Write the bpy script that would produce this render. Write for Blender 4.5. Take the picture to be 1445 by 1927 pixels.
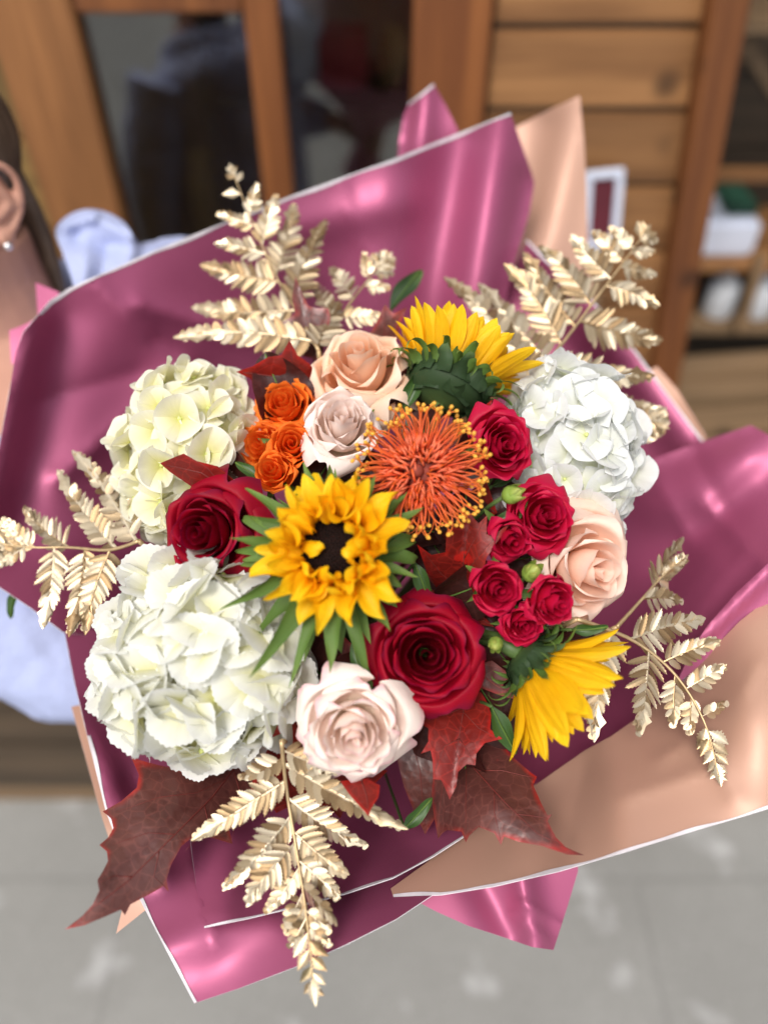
import bpy, math, random
import numpy as np
from mathutils import Vector, Matrix
from mathutils.geometry import delaunay_2d_cdt

random.seed(7)
RNG = np.random.default_rng(7)
scene = bpy.context.scene
for o in list(bpy.data.objects):
    bpy.data.objects.remove(o)
col = scene.collection

# ------------------------------------------------------------------ camera
CAM_H, TILT, FPX, CX, CY = 1.75, math.radians(45), 1446.0, 722.5, 963.5
cam_d = bpy.data.cameras.new('camera')
cam = bpy.data.objects.new('camera', cam_d); col.objects.link(cam)
cam.location = (0, 0, CAM_H); cam.rotation_euler = (TILT, 0, 0)
cam_d.sensor_fit = 'VERTICAL'; cam_d.sensor_height = 36.0; cam_d.lens = 36.0 * FPX / 1927.0
cam_d.clip_start = 0.02; cam_d.clip_end = 200
cam_d.dof.use_dof = True; cam_d.dof.focus_distance = 0.515; cam_d.dof.aperture_fstop = 1.9
scene.camera = cam

# ------------------------------------------------------------------ world, sun, exposure
SUN_EL, SUN_AZ = math.radians(58), math.radians(205)      # azimuth from +Y clockwise: behind the camera, to the left
world = bpy.data.worlds.new('World'); scene.world = world; world.use_nodes = True
wn = world.node_tree.nodes; wl = world.node_tree.links; wn.clear()
sky = wn.new('ShaderNodeTexSky'); sky.sky_type = 'NISHITA'; sky.sun_disc = False
sky.sun_elevation = SUN_EL; sky.sun_rotation = SUN_AZ
sky.air_density = 1.0; sky.dust_density = 3.5; sky.ozone_density = 0.6
hs = wn.new('ShaderNodeHueSaturation'); hs.inputs['Saturation'].default_value = 0.20
bgn = wn.new('ShaderNodeBackground'); bgn.inputs['Strength'].default_value = 0.12
wo = wn.new('ShaderNodeOutputWorld')
wl.new(sky.outputs[0], hs.inputs['Color']); wl.new(hs.outputs[0], bgn.inputs['Color']); wl.new(bgn.outputs[0], wo.inputs['Surface'])
sun_d = bpy.data.lights.new('sun', 'SUN'); sun_d.energy = 1.5; sun_d.angle = math.radians(18); sun_d.color = (1.0, 0.94, 0.86)
sun = bpy.data.objects.new('sun', sun_d); col.objects.link(sun)
sdir = Vector((math.sin(SUN_AZ) * math.cos(SUN_EL), math.cos(SUN_AZ) * math.cos(SUN_EL), math.sin(SUN_EL)))
sun.rotation_euler = sdir.to_track_quat('Z', 'Y').to_euler(); sun.location = sdir * 5
vs = scene.view_settings
vs.view_transform = 'Standard'; vs.look = 'None'; vs.gamma = 1.0; vs.exposure = 0.62; vs.use_curve_mapping = False
scene.render.engine = 'CYCLES'
scene.cycles.use_denoising = True
scene.cycles.max_bounces = 8; scene.cycles.diffuse_bounces = 4; scene.cycles.glossy_bounces = 4
scene.cycles.transparent_max_bounces = 12; scene.cycles.caustics_reflective = False; scene.cycles.caustics_refractive = False

# ------------------------------------------------------------------ places
RIGHT = Vector((1, 0, 0)); UPV = Vector((0, math.cos(TILT), math.sin(TILT))); BACK = Vector((0, -math.sin(TILT), math.cos(TILT)))
CAMP = Vector((0, 0, CAM_H))
def P(x, y, d):                       # a point of the place: direction as seen in the photo, distance along the view
    return CAMP + d * (RIGHT * ((x - CX) / FPX) + UPV * ((CY - y) / FPX) - BACK)
def V(x, y, z):                       # direction: right, up the picture, towards the viewer
    return (RIGHT * x + UPV * y + BACK * z).normalized()
def Q(x, y, Y):                       # the point of the vertical plane at depth Y
    r = RIGHT * ((x - CX) / FPX) + UPV * ((CY - y) / FPX) - BACK
    return CAMP + r * (Y / r.y)
def D(y): return 0.56 + (900 - y) * 0.00012
def dome(x, y): return D(y) - 0.045 + 0.06 * (((x - 700) / 480) ** 2 + ((y - 1030) / 430) ** 2)
BIND = P(650, 1230, 0.93)             # where all the stems are gathered

def frame(loc, z, hint=None):
    z = Vector(z).normalized(); h = Vector(hint) if hint is not None else UPV
    x = h.cross(z)
    if x.length < 1e-4: x = RIGHT.copy()
    x.normalize(); y = z.cross(x)
    m = Matrix((x, y, z)).transposed().to_4x4(); m.translation = loc
    return m

# ------------------------------------------------------------------ object helpers
def obj(name, mesh, parent=None, matrix=None):
    o = bpy.data.objects.new(name, mesh); col.objects.link(o)
    if parent is not None: o.parent = parent
    if matrix is not None: o.matrix_basis = matrix
    return o
def tag(o, label=None, cat=None, group=None, kind=None):
    if label: o['label'] = label
    if cat: o['category'] = cat
    if group: o['group'] = group
    if kind: o['kind'] = kind
    return o
def thing(name, label, cat, matrix, group=None):
    o = bpy.data.objects.new(name, None); col.objects.link(o)
    o.empty_display_size = 0.02; o.matrix_basis = matrix
    return tag(o, label, cat, group)
def mesh_of(name, v, f, mats, uv=None, mi=None, smooth=True):
    me = bpy.data.meshes.new(name)
    me.from_pydata([tuple(map(float, p)) for p in v], [], [tuple(map(int, q)) for q in f])
    for m in (mats if isinstance(mats, (list, tuple)) else [mats]): me.materials.append(m)
    if uv is not None:
        l = me.uv_layers.new(name='UVMap')
        idx = np.empty(len(me.loops), dtype=np.int32); me.loops.foreach_get('vertex_index', idx)
        l.data.foreach_set('uv', np.asarray(uv, dtype=np.float32)[idx].ravel())
    if mi is not None: me.polygons.foreach_set('material_index', np.asarray(mi, dtype=np.int32))
    me.polygons.foreach_set('use_smooth', [smooth] * len(me.polygons))
    me.update()
    return me
def grid_faces(nv, nu, off=0, wrap=False):
    f = []
    for j in range(nv - 1):
        for i in range(nu if wrap else nu - 1):
            a = j * nu + i; b = j * nu + (i + 1) % nu
            f.append((off + a, off + b, off + b + nu, off + a + nu))
    return f
def grid_mesh(name, X, mats):
    nv, nu, _ = X.shape
    u, v = np.meshgrid(np.linspace(0, 1, nu), np.linspace(0, 1, nv))
    return mesh_of(name, X.reshape(-1, 3), grid_faces(nv, nu), mats, np.stack([u.ravel(), v.ravel()], 1))
def tube_vf(pts, rads, n=6, off=0, cap=True):
    pts = [Vector(p) for p in pts]; v = []; f = []; uv = []
    if not hasattr(rads, '__len__'): rads = [rads] * len(pts)
    ref = None; m = len(pts)
    for k, p in enumerate(pts):
        t = (pts[min(k + 1, m - 1)] - pts[max(k - 1, 0)]).normalized()
        if ref is None: ref = t.orthogonal().normalized()
        a = ref - t * ref.dot(t)
        a = a.normalized() if a.length > 1e-6 else t.orthogonal().normalized()
        ref = a; b = t.cross(a)
        for i in range(n):
            w = 2 * math.pi * i / n
            v.append(p + (a * math.cos(w) + b * math.sin(w)) * rads[k]); uv.append((i / n, k / (m - 1)))
    f = grid_faces(m, n, off, True)
    if cap:
        f.append(tuple(off + i for i in reversed(range(n)))); f.append(tuple(off + (m - 1) * n + i for i in range(n)))
    return v, f, uv
def tube(name, pts, rads, mat, n=6):
    v, f, uv = tube_vf(pts, rads, n)
    return mesh_of(name, v, f, mat, uv)
def bez(p0, p1, p2, p3, n):
    p0, p1, p2, p3 = map(Vector, (p0, p1, p2, p3)); o = []
    for k in range(n):
        t = k / (n - 1); s = 1 - t
        o.append(p0 * s ** 3 + p1 * 3 * s * s * t + p2 * 3 * s * t * t + p3 * t ** 3)
    return o
def catmull(pts, n):
    pts = [Vector(p) for p in pts]; o = []; m = len(pts) - 1
    for k in range(n):
        t = k / (n - 1) * m; i = min(int(t), m - 1); t -= i
        a = pts[max(i - 1, 0)]; b = pts[i]; c = pts[i + 1]; d = pts[min(i + 2, m)]
        o.append(0.5 * ((2 * b) + (c - a) * t + (2 * a - 5 * b + 4 * c - d) * t * t + (3 * b - a - 3 * c + d) * t ** 3))
    return o
def box_mesh(name, sx, sy, sz, mat, bevel=0.004):      # chamfered box about its centre
    import bmesh
    bm = bmesh.new(); bmesh.ops.create_cube(bm, size=1)
    for v in bm.verts: v.co = Vector((v.co.x * sx, v.co.y * sy, v.co.z * sz))
    if bevel: bmesh.ops.bevel(bm, geom=list(bm.edges), offset=min(bevel, 0.4 * min(sx, sy, sz)), segments=2, affect='EDGES')
    me = bpy.data.meshes.new(name); bm.to_mesh(me); bm.free(); me.materials.append(mat); return me
def box(name, lo, hi, mat, parent=None, bevel=0.004, rot=None):
    lo, hi = Vector(lo), Vector(hi); s = hi - lo
    m = Matrix.Translation((lo + hi) / 2)
    if rot: m = m @ rot
    if parent is not None: m = parent.matrix_basis.inverted() @ m
    return obj(name, box_mesh(name, *s, mat, bevel), parent, m)

# ------------------------------------------------------------------ materials
def new_mat(name):
    m = bpy.data.materials.new(name); m.use_nodes = True
    nt = m.node_tree; nt.nodes.clear()
    out = nt.nodes.new('ShaderNodeOutputMaterial'); b = nt.nodes.new('ShaderNodeBsdfPrincipled')
    nt.links.new(b.outputs[0], out.inputs['Surface'])
    return m, nt, b, out
def ramp(nt, fac, stops):
    r = nt.nodes.new('ShaderNodeValToRGB'); e = r.color_ramp.elements
    while len(e) < len(stops): e.new(0.5)
    for k, (p, c) in enumerate(stops): e[k].position = p; e[k].color = (*c, 1)
    nt.links.new(fac, r.inputs[0]); return r.outputs[0]
def math_node(nt, op, a, b=None):
    n = nt.nodes.new('ShaderNodeMath'); n.operation = op
    for k, s in enumerate((a, b)):
        if s is None: continue
        if isinstance(s, (int, float)): n.inputs[k].default_value = s
        else: nt.links.new(s, n.inputs[k])
    return n.outputs[0]
def mixc(nt, fac, a, b, mode='MIX'):
    n = nt.nodes.new('ShaderNodeMix'); n.data_type = 'RGBA'; n.blend_type = mode
    for s, k in ((fac, 0), (a, 6), (b, 7)):
        if isinstance(s, (int, float)): n.inputs[k].default_value = s
        elif isinstance(s, tuple): n.inputs[k].default_value = (*s, 1)
        else: nt.links.new(s, n.inputs[k])
    return n.outputs[2]
def noise_tex(nt, scale, detail=3, vec=None, rough=0.55):
    n = nt.nodes.new('ShaderNodeTexNoise'); n.inputs['Scale'].default_value = scale
    n.inputs['Detail'].default_value = detail; n.inputs['Roughness'].default_value = rough
    if vec is not None: nt.links.new(vec, n.inputs['Vector'])
    return n.outputs['Fac']
def coords(nt, which='Object', scale=(1, 1, 1), shift_random=False):
    t = nt.nodes.new('ShaderNodeTexCoord'); mp = nt.nodes.new('ShaderNodeMapping'); mp.inputs['Scale'].default_value = scale
    nt.links.new(t.outputs[which], mp.inputs['Vector'])
    if shift_random:
        oi = nt.nodes.new('ShaderNodeObjectInfo'); nt.links.new(math_node(nt, 'MULTIPLY', oi.outputs['Random'], 37.0), mp.inputs['Location'])
    return mp.outputs[0]
def bump(nt, b, h, strength=0.3, dist=0.001):
    n = nt.nodes.new('ShaderNodeBump'); n.inputs['Strength'].default_value = strength; n.inputs['Distance'].default_value = dist
    nt.links.new(h, n.inputs['Height']); nt.links.new(n.outputs[0], b.inputs['Normal'])
def petal_mat(name, stops, rough=0.5, trans=0.3, spec=0.35, vein=0.5, vary=0.12, veins=26, sheen=0.0, tcol=None, bstr=0.35, mottle=0.18):
    m, nt, b, out = new_mat(name)
    t = nt.nodes.new('ShaderNodeTexCoord'); s = nt.nodes.new('ShaderNodeSeparateXYZ'); nt.links.new(t.outputs['UV'], s.inputs[0])
    c = ramp(nt, s.outputs['Y'], stops)
    oi = nt.nodes.new('ShaderNodeObjectInfo')
    vn = noise_tex(nt, 1.0, 3, coords(nt, 'UV', (veins, 2.2, 1), True))
    mo = noise_tex(nt, 90.0, 4, coords(nt, 'Object', (1, 1, 1), True))
    hv = nt.nodes.new('ShaderNodeHueSaturation')
    val = math_node(nt, 'ADD', 1.0 - vary / 2 - mottle / 2 - vein * .1, math_node(nt, 'ADD', math_node(nt, 'MULTIPLY', oi.outputs['Random'], vary),
          math_node(nt, 'ADD', math_node(nt, 'MULTIPLY', mo, mottle), math_node(nt, 'MULTIPLY', vn, vein * .2))))
    nt.links.new(val, hv.inputs['Value']); nt.links.new(c, hv.inputs['Color'])
    hue = math_node(nt, 'ADD', 0.5 - 0.006, math_node(nt, 'MULTIPLY', mo, 0.012)); nt.links.new(hue, hv.inputs['Hue'])
    nt.links.new(hv.outputs[0], b.inputs['Base Color'])
    b.inputs['Roughness'].default_value = rough; b.inputs['Specular IOR Level'].default_value = spec
    if sheen: b.inputs['Sheen Weight'].default_value = sheen; b.inputs['Sheen Roughness'].default_value = 0.4
    bump(nt, b, vn, bstr, 0.0006)
    if trans:
        tr = nt.nodes.new('ShaderNodeBsdfTranslucent'); mx = nt.nodes.new('ShaderNodeMixShader'); mx.inputs[0].default_value = trans
        if tcol: tr.inputs[0].default_value = (*tcol, 1)
        else: nt.links.new(hv.outputs[0], tr.inputs[0])
        nt.links.new(b.outputs[0], mx.inputs[1]); nt.links.new(tr.outputs[0], mx.inputs[2]); nt.links.new(mx.outputs[0], out.inputs['Surface'])
    return m
def simple_mat(name, c, rough=0.6, spec=0.4, metal=0.0, scale=40, vary=0.25, bstr=0.2, bdist=0.001):
    m, nt, b, out = new_mat(name)
    n = noise_tex(nt, scale, 4, coords(nt))
    nt.links.new(ramp(nt, n, [(0.25, tuple(k * (1 - vary) for k in c)), (0.75, tuple(min(1, k * (1 + vary)) for k in c))]), b.inputs['Base Color'])
    b.inputs['Roughness'].default_value = rough; b.inputs['Specular IOR Level'].default_value = spec; b.inputs['Metallic'].default_value = metal
    bump(nt, b, n, bstr, bdist)
    return m

M = {}
M['red_rose'] = petal_mat('red rose petal', [(0, (.16, .0, .008)), (.55, (.26, .001, .010)), (.94, (.32, .001, .018)), (1, (.20, .004, .03))], .55, .18, .2, .4, .2, 18)
M['peach'] = petal_mat('peach rose petal', [(0, (.88, .68, .38)), (.35, (.98, .64, .42)), (.9, (.98, .68, .49)), (1, (.98, .76, .61))], .5, .28, .25, .35, .08, 20)
M['peach_pale'] = petal_mat('pale peach rose petal', [(0, (.96, .62, .38)), (.45, (.98, .66, .50)), (1, (.98, .76, .65))], .5, .28, .25, .35, .08, 20)
M['blush'] = petal_mat('blush rose petal', [(0, (.88, .80, .58)), (.4, (.98, .80, .70)), (.95, (.98, .85, .79)), (1, (.97, .80, .75))], .5, .28, .25, .35, .08, 20)
M['blush_pink'] = petal_mat('blush rose petal with pink rim', [(0, (.90, .80, .60)), (.4, (.98, .80, .70)), (.95, (.98, .85, .78)), (1, (.88, .55, .58))], .5, .28, .25, .35, .08, 20)
M['orange'] = petal_mat('orange rose petal', [(0, (.92, .32, .03)), (.5, (.93, .17, .012)), (1, (.95, .23, .03))], .5, .3, .25, .4, .14, 18)
M['crimson'] = petal_mat('crimson rose petal', [(0, (.42, .01, .02)), (.5, (.50, .003, .026)), (.95, (.54, .006, .05)), (1, (.46, .012, .06))], .5, .24, .25, .4, .14, 18)
M['sun_petal'] = petal_mat('sunflower petal', [(0, (.84, .36, .003)), (.4, (.95, .53, .004)), (1, (.96, .62, .012))], .5, .32, .28, 1.3, .16, 12, bstr=1.0)
M['sun_petal_lemon'] = petal_mat('lemon sunflower petal', [(0, (.80, .40, .003)), (.45, (.90, .50, .004)), (1, (.95, .62, .012))], .5, .32, .28, 1.3, .16, 12, bstr=1.0)
M['sepal'] = petal_mat('green sepal', [(0, (.085, .15, .028)), (.6, (.10, .18, .034)), (1, (.16, .24, .05))], .55, .2, .3, .8, .3, 14)
M['calyx'] = petal_mat('dark green calyx', [(0, (.022, .045, .016)), (.6, (.032, .062, .022)), (1, (.11, .17, .05))], .6, .10, .25, .8, .3, 12)
M['stem'] = petal_mat('green stem', [(0, (.07, .12, .03)), (1, (.05, .09, .025))], .5, 0, .4, .5, .2, 4)
M['leaf_green'] = petal_mat('green leaf', [(0, (.04, .09, .02)), (1, (.06, .13, .03))], .4, .2, .45, .6, .3, 14)
M['bud'] = petal_mat('green bud', [(0, (.17, .28, .04)), (.6, (.24, .36, .06)), (1, (.40, .42, .10))], .45, .15, .4, .4, .1, 10)
M['hyd'] = petal_mat('white hydrangea petal', [(0, (.74, .72, .22)), (.25, (.84, .82, .46)), (.6, (.86, .85, .70)), (1, (.86, .865, .85))], .55, .36, .25, .6, .06, 22, bstr=.5, mottle=.06)
M['hyd_cool'] = petal_mat('cool white hydrangea petal', [(0, (.76, .80, .42)), (.2, (.86, .88, .68)), (.5, (.85, .86, .78)), (1, (.845, .855, .86))], .55, .36, .25, .6, .06, 22, bstr=.5, mottle=.06)
M['hyd_cream'] = petal_mat('cream hydrangea petal', [(0, (.72, .72, .18)), (.3, (.84, .81, .42)), (.65, (.89, .86, .62)), (1, (.90, .88, .78))], .55, .36, .25, .6, .10, 22, bstr=.5, mottle=.06)
M['eye'] = simple_mat('hydrangea eye', (.62, .68, .25), .5)
M['style'] = petal_mat('orange protea style', [(0, (.52, .04, .02)), (.4, (.66, .085, .018)), (1, (.76, .18, .025))], .4, .1, .4, .2, .25, 3)
M['style_pink'] = petal_mat('pink protea style', [(0, (.55, .045, .022)), (.5, (.80, .17, .075)), (1, (.66, .07, .022))], .45, .15, .4, .2, .3, 3)
M['pollen'] = simple_mat('yellow pollen tip', (.80, .40, .05), .5, vary=.2, scale=300)
M['protea_eye'] = simple_mat('protea centre', (.22, .035, .02), .7, scale=300, vary=.5)
M['disc'] = simple_mat('sunflower disc', (.010, .004, .003), .8, .12, scale=400, vary=.5)

def gold_mat():
    m, nt, b, out = new_mat('gold paint')
    oi = nt.nodes.new('ShaderNodeObjectInfo')
    n = noise_tex(nt, 130, 4, coords(nt, 'Object', (1, 1, 1), True))
    f = math_node(nt, 'ADD', math_node(nt, 'MULTIPLY', oi.outputs['Random'], .45), math_node(nt, 'MULTIPLY', n, .55))
    c = ramp(nt, f, [(.20, (.20, .115, .05)), (.38, (.38, .265, .145)), (.60, (.64, .53, .37)), (.82, (.76, .66, .50))])
    # thin spots where the leaf's own green shows through the paint
    g = noise_tex(nt, 24, 2, coords(nt, 'Object', (1, 1, 1), True))
    c = mixc(nt, ramp(nt, g, [(.70, (0, 0, 0)), (.78, (.6, .6, .6))]), c, (.08, .13, .04))
    nt.links.new(c, b.inputs['Base Color'])
    b.inputs['Metallic'].default_value = .80; b.inputs['Roughness'].default_value = .40
    bump(nt, b, noise_tex(nt, 500, 3, coords(nt)), .25, .0004)
    return m
M['gold'] = gold_mat()
M['gold_stem'] = simple_mat('gold painted stem', (.55, .40, .22), .45, metal=.6, scale=150)

def maple_mat(name, dark, mid, red, spec=.85):
    # UV = (distance to the rim in metres*20, along the leaf)
    m, nt, b, out = new_mat(name)
    t = nt.nodes.new('ShaderNodeTexCoord'); s = nt.nodes.new('ShaderNodeSeparateXYZ'); nt.links.new(t.outputs['UV'], s.inputs[0])
    n = noise_tex(nt, 45, 4, coords(nt)); n2 = noise_tex(nt, 140, 5, coords(nt))
    c = ramp(nt, n, [(.3, dark), (.7, mid)])
    e = math_node(nt, 'ADD', s.outputs['X'], math_node(nt, 'MULTIPLY', math_node(nt, 'SUBTRACT', n, .5), .10))
    rimf = math_node(nt, 'MULTIPLY', ramp(nt, e, [(.0, (1, 1, 1)), (.006, (.7, .7, .7)), (.03, (0, 0, 0))]), ramp(nt, noise_tex(nt, 28, 3, coords(nt)), [(.42, (.12, .12, .12)), (.62, (1, 1, 1))]))
    c = mixc(nt, rimf, c, red)
    ve = nt.nodes.new('ShaderNodeTexVoronoi'); ve.feature = 'DISTANCE_TO_EDGE'; ve.inputs['Scale'].default_value = 120; nt.links.new(coords(nt), ve.inputs['Vector'])
    c = mixc(nt, ramp(nt, ve.outputs['Distance'], [(.0, (.35, .35, .35)), (.06, (0, 0, 0))]), c, tuple(k * 2.2 for k in mid))
    spots = ramp(nt, noise_tex(nt, 38, 2, coords(nt, 'Object', (1, 1, 1), True)), [(.71, (0, 0, 0)), (.74, (.7, .7, .7))])
    c = mixc(nt, spots, c, red)
    nt.links.new(c, b.inputs['Base Color'])
    b.inputs['Roughness'].default_value = .40; b.inputs['Specular IOR Level'].default_value = spec
    vo = nt.nodes.new('ShaderNodeTexVoronoi'); vo.inputs['Scale'].default_value = 170; vo.feature = 'SMOOTH_F1'; nt.links.new(coords(nt), vo.inputs['Vector'])
    h = math_node(nt, 'ADD', math_node(nt, 'MULTIPLY', n2, .8), vo.outputs['Distance'])
    bump(nt, b, h, .55, .0012)
    tr = nt.nodes.new('ShaderNodeBsdfTranslucent'); tr.inputs[0].default_value = (.22, .012, .006, 1)
    mx = nt.nodes.new('ShaderNodeMixShader'); mx.inputs[0].default_value = .12
    nt.links.new(b.outputs[0], mx.inputs[1]); nt.links.new(tr.outputs[0], mx.inputs[2]); nt.links.new(mx.outputs[0], out.inputs['Surface'])
    return m
M['maple'] = maple_mat('dark maple leaf', (.085, .024, .020), (.135, .040, .032), (.40, .018, .014))
M['maple_red'] = maple_mat('red maple leaf', (.13, .008, .006), (.22, .014, .009), (.50, .012, .008), .45)
M['maple_gap_shade'] = maple_mat('maroon leaf with gap shade in its colour', (.030, .008, .007), (.05, .012, .010), (.12, .008, .006), .4)  # darker copy of the maple leaf, shade of the gaps put into its colour
M['vein'] = simple_mat('leaf vein', (.17, .03, .025), .45)

def paper_mat(name, c1, c2, metal, rough):
    m, nt, b, out = new_mat(name)
    n = noise_tex(nt, 6, 3, coords(nt))
    nt.links.new(ramp(nt, n, [(.3, c1), (.7, c2)]), b.inputs['Base Color'])
    b.inputs['Metallic'].default_value = metal; b.inputs['Specular IOR Level'].default_value = .6
    nt.links.new(math_node(nt, 'ADD', rough - .06, math_node(nt, 'MULTIPLY', noise_tex(nt, 40, 4, coords(nt)), .12)), b.inputs['Roughness'])
    w = noise_tex(nt, 7, 2, coords(nt), .4)                         # slack
    k1 = math_node(nt, 'ABSOLUTE', math_node(nt, 'SUBTRACT', noise_tex(nt, 9, 1, coords(nt, 'Object', (1, .55, .8))), .5))
    k2 = math_node(nt, 'ABSOLUTE', math_node(nt, 'SUBTRACT', noise_tex(nt, 21, 1, coords(nt, 'Object', (.8, 1, .6))), .52))
    cr = math_node(nt, 'MINIMUM', math_node(nt, 'MULTIPLY', k1, 4.0), .22)      # fine sharp crinkles
    cr2 = math_node(nt, 'MINIMUM', math_node(nt, 'MULTIPLY', k2, 3.0), .07)
    grain = noise_tex(nt, 700, 2, coords(nt))
    h = math_node(nt, 'ADD', math_node(nt, 'ADD', math_node(nt, 'MULTIPLY', w, .6), math_node(nt, 'MULTIPLY', cr, .30)), math_node(nt, 'ADD', math_node(nt, 'MULTIPLY', cr2, .35), math_node(nt, 'MULTIPLY', grain, .006)))
    bump(nt, b, h, .30, .004)
    return m
M['mauve'] = paper_mat('mauve pearl paper', (.37, .078, .172), (.41, .098, .198), .42, .48)
M['rose_paper'] = paper_mat('rose gold paper', (.52, .30, .215), (.57, .335, .25), .25, .52)
M['paper_edge'] = simple_mat('white paper edge', (.70, .66, .70), .6)

# ------------------------------------------------------------------ thin sheets: outline + depth field + folds
def tps(ctrl):
    c = np.array(ctrl, dtype=float); xy = c[:, :2] / 500.0; n = len(c)
    def phi(r2): return np.where(r2 > 1e-12, 0.5 * r2 * np.log(np.maximum(r2, 1e-12)), 0.0)
    A = np.zeros((n + 3, n + 3)); d2 = ((xy[:, None] - xy[None]) ** 2).sum(-1)
    A[:n, :n] = phi(d2) + np.eye(n) * 1e-4; A[:n, n] = 1; A[:n, n + 1:] = xy; A[n, :n] = 1; A[n + 1:, :n] = xy.T
    w = np.linalg.solve(A, np.concatenate([c[:, 2], np.zeros(3)]))
    def f(p):
        q = np.atleast_2d(np.asarray(p, dtype=float)) / 500.0
        return phi(((q[:, None] - xy[None]) ** 2).sum(-1)) @ w[:n] + w[n] + q @ w[n + 1:]
    return f
def seg_dist(p, a, b):
    a = np.asarray(a, float); b = np.asarray(b, float); ab = b - a
    t = np.clip(((p - a) @ ab) / max(ab @ ab, 1e-9), 0, 1)
    return np.linalg.norm(p - (a + t[:, None] * ab), axis=1), t
def inside(p, poly):
    x, y = p[:, 0], p[:, 1]; r = np.zeros(len(p), bool); n = len(poly)
    for i in range(n):
        x0, y0 = poly[i]; x1, y1 = poly[(i + 1) % n]
        if y0 == y1: continue
        c = ((y0 > y) != (y1 > y)) & (x < (x1 - x0) * (y - y0) / (y1 - y0) + x0); r ^= c
    return r
def depth_field(ctrl, ridges=(), wave=0.0, seed=0):
    base = tps(ctrl); rg = np.random.default_rng(seed); ws = [(rg.uniform(.004, .016), rg.uniform(.004, .016), rg.uniform(0, 6), rg.uniform(.4, 1)) for _ in range(5)]
    def f(p):
        p = np.atleast_2d(np.asarray(p, float)); d = base(p)
        for r in ridges:
            x0, y0, x1, y1, amp, wd = r[:6]
            ds, t = seg_dist(p, (x0, y0), (x1, y1)); tap = 1.0 if len(r) < 7 else (1 - t * r[6])
            if wd > 0: d = d - amp * tap * np.exp(-(ds / wd) ** 2)
            else: d = d - amp * tap * np.exp(-np.abs(ds / wd))           # sharp crease
        if wave:
            for a, b, c, k in ws: d = d + wave * k * np.sin(p[:, 0] * a + p[:, 1] * b + c)
        return d
    return f
def PP(p, d):
    p = np.asarray(p, float); d = np.asarray(d, float)[:, None]
    R = np.array(RIGHT); U = np.array(UPV); B = np.array(BACK)
    return np.array(CAMP) + d * (R * ((p[:, :1] - CX) / FPX) + U * ((CY - p[:, 1:2]) / FPX) - B)
def densify(o, step):
    r = []
    for i in range(len(o)):
        a = np.array(o[i][:2], float); b = np.array(o[(i + 1) % len(o)][:2], float); n = max(1, int(np.linalg.norm(b - a) / step))
        for k in range(n): r.append(a + (b - a) * k / n)
    return np.array(r)
def open_line(o, step):
    r = []
    for i in range(len(o) - 1):
        a = np.array(o[i], float); b = np.array(o[i + 1], float); n = max(1, int(np.linalg.norm(b - a) / step))
        for k in range(n): r.append(a + (b - a) * k / n)
    r.append(np.array(o[-1], float)); return np.array(r)
def smooth_outline(o, n=6):
    r = []; m = len(o)
    for i in range(m):
        p0, p1, p2, p3 = (np.array(o[(i + k) % m], float) for k in (-1, 0, 1, 2))
        for k in range(n):
            t = k / n
            r.append(0.5 * (2 * p1 + (p2 - p0) * t + (2 * p0 - 5 * p1 + 4 * p2 - p3) * t * t + (3 * p1 - p0 - 3 * p2 + p3) * t ** 3))
    return np.array(r)
def patch_mesh(name, outline, field, spacing, mats, thick, origin, seed=0):
    ol = densify(outline, spacing); lo, hi = ol.min(0), ol.max(0)
    gx, gy = np.meshgrid(np.arange(lo[0], hi[0], spacing), np.arange(lo[1], hi[1], spacing * .87))
    gx = gx + (np.arange(gx.shape[0]) % 2)[:, None] * spacing * .5
    g = np.stack([gx.ravel(), gy.ravel()], 1); g = g + np.random.default_rng(seed).uniform(-.12, .12, g.shape) * spacing
    g = g[inside(g, ol)]
    if len(g):
        dm = np.full(len(g), 1e9)
        for i in range(len(ol)): dm = np.minimum(dm, seg_dist(g, ol[i], ol[(i + 1) % len(ol)])[0])
        g = g[dm > spacing * .45]
    pts = np.concatenate([ol, g]); n = len(ol)
    r = delaunay_2d_cdt([Vector((p[0], -p[1])) for p in pts], [(i, (i + 1) % n) for i in range(n)], [list(range(n))], 1, 1e-4)
    v2 = np.array([(p.x, -p.y) for p in r[0]]); tri = [tuple(f) for f in r[2]]
    ed = np.full(len(v2), 1e9)
    for i in range(n): ed = np.minimum(ed, seg_dist(v2, ol[i], ol[(i + 1) % n])[0])
    d = field(v2); o = np.array(origin); A = PP(v2, d) - o; N = len(v2)
    # normals for an even thickness
    nm = np.zeros((N, 3))
    T = np.array(tri); fn = np.cross(A[T[:, 1]] - A[T[:, 0]], A[T[:, 2]] - A[T[:, 0]])
    flip = (fn @ np.array(BACK)).sum() < 0
    if flip: tri = [t[::-1] for t in tri]; T = np.array(tri); fn = -fn
    for k in range(3): np.add.at(nm, T[:, k], fn)
    nm /= np.maximum(np.linalg.norm(nm, axis=1, keepdims=True), 1e-12)
    Bk = A - nm * thick
    f = list(tri) + [(c + N, b + N, a + N) for a, b, c in tri]
    mi = [0] * len(tri) + [1] * len(tri)
    cnt = {}
    for t in tri:
        for a, b in ((t[0], t[1]), (t[1], t[2]), (t[2], t[0])): cnt[(a, b)] = 1
    for a, b in cnt:
        if (b, a) not in cnt: f.append((b + 2 * N, a + 2 * N, a + 3 * N, b + 3 * N)); mi.append(2)
    uv = np.stack([ed / 300.0, (v2[:, 1] - lo[1]) / max(hi[1] - lo[1], 1)], 1)
    return mesh_of(name, np.concatenate([A, Bk, A, Bk]), f, mats, np.concatenate([uv] * 4), mi)
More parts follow.
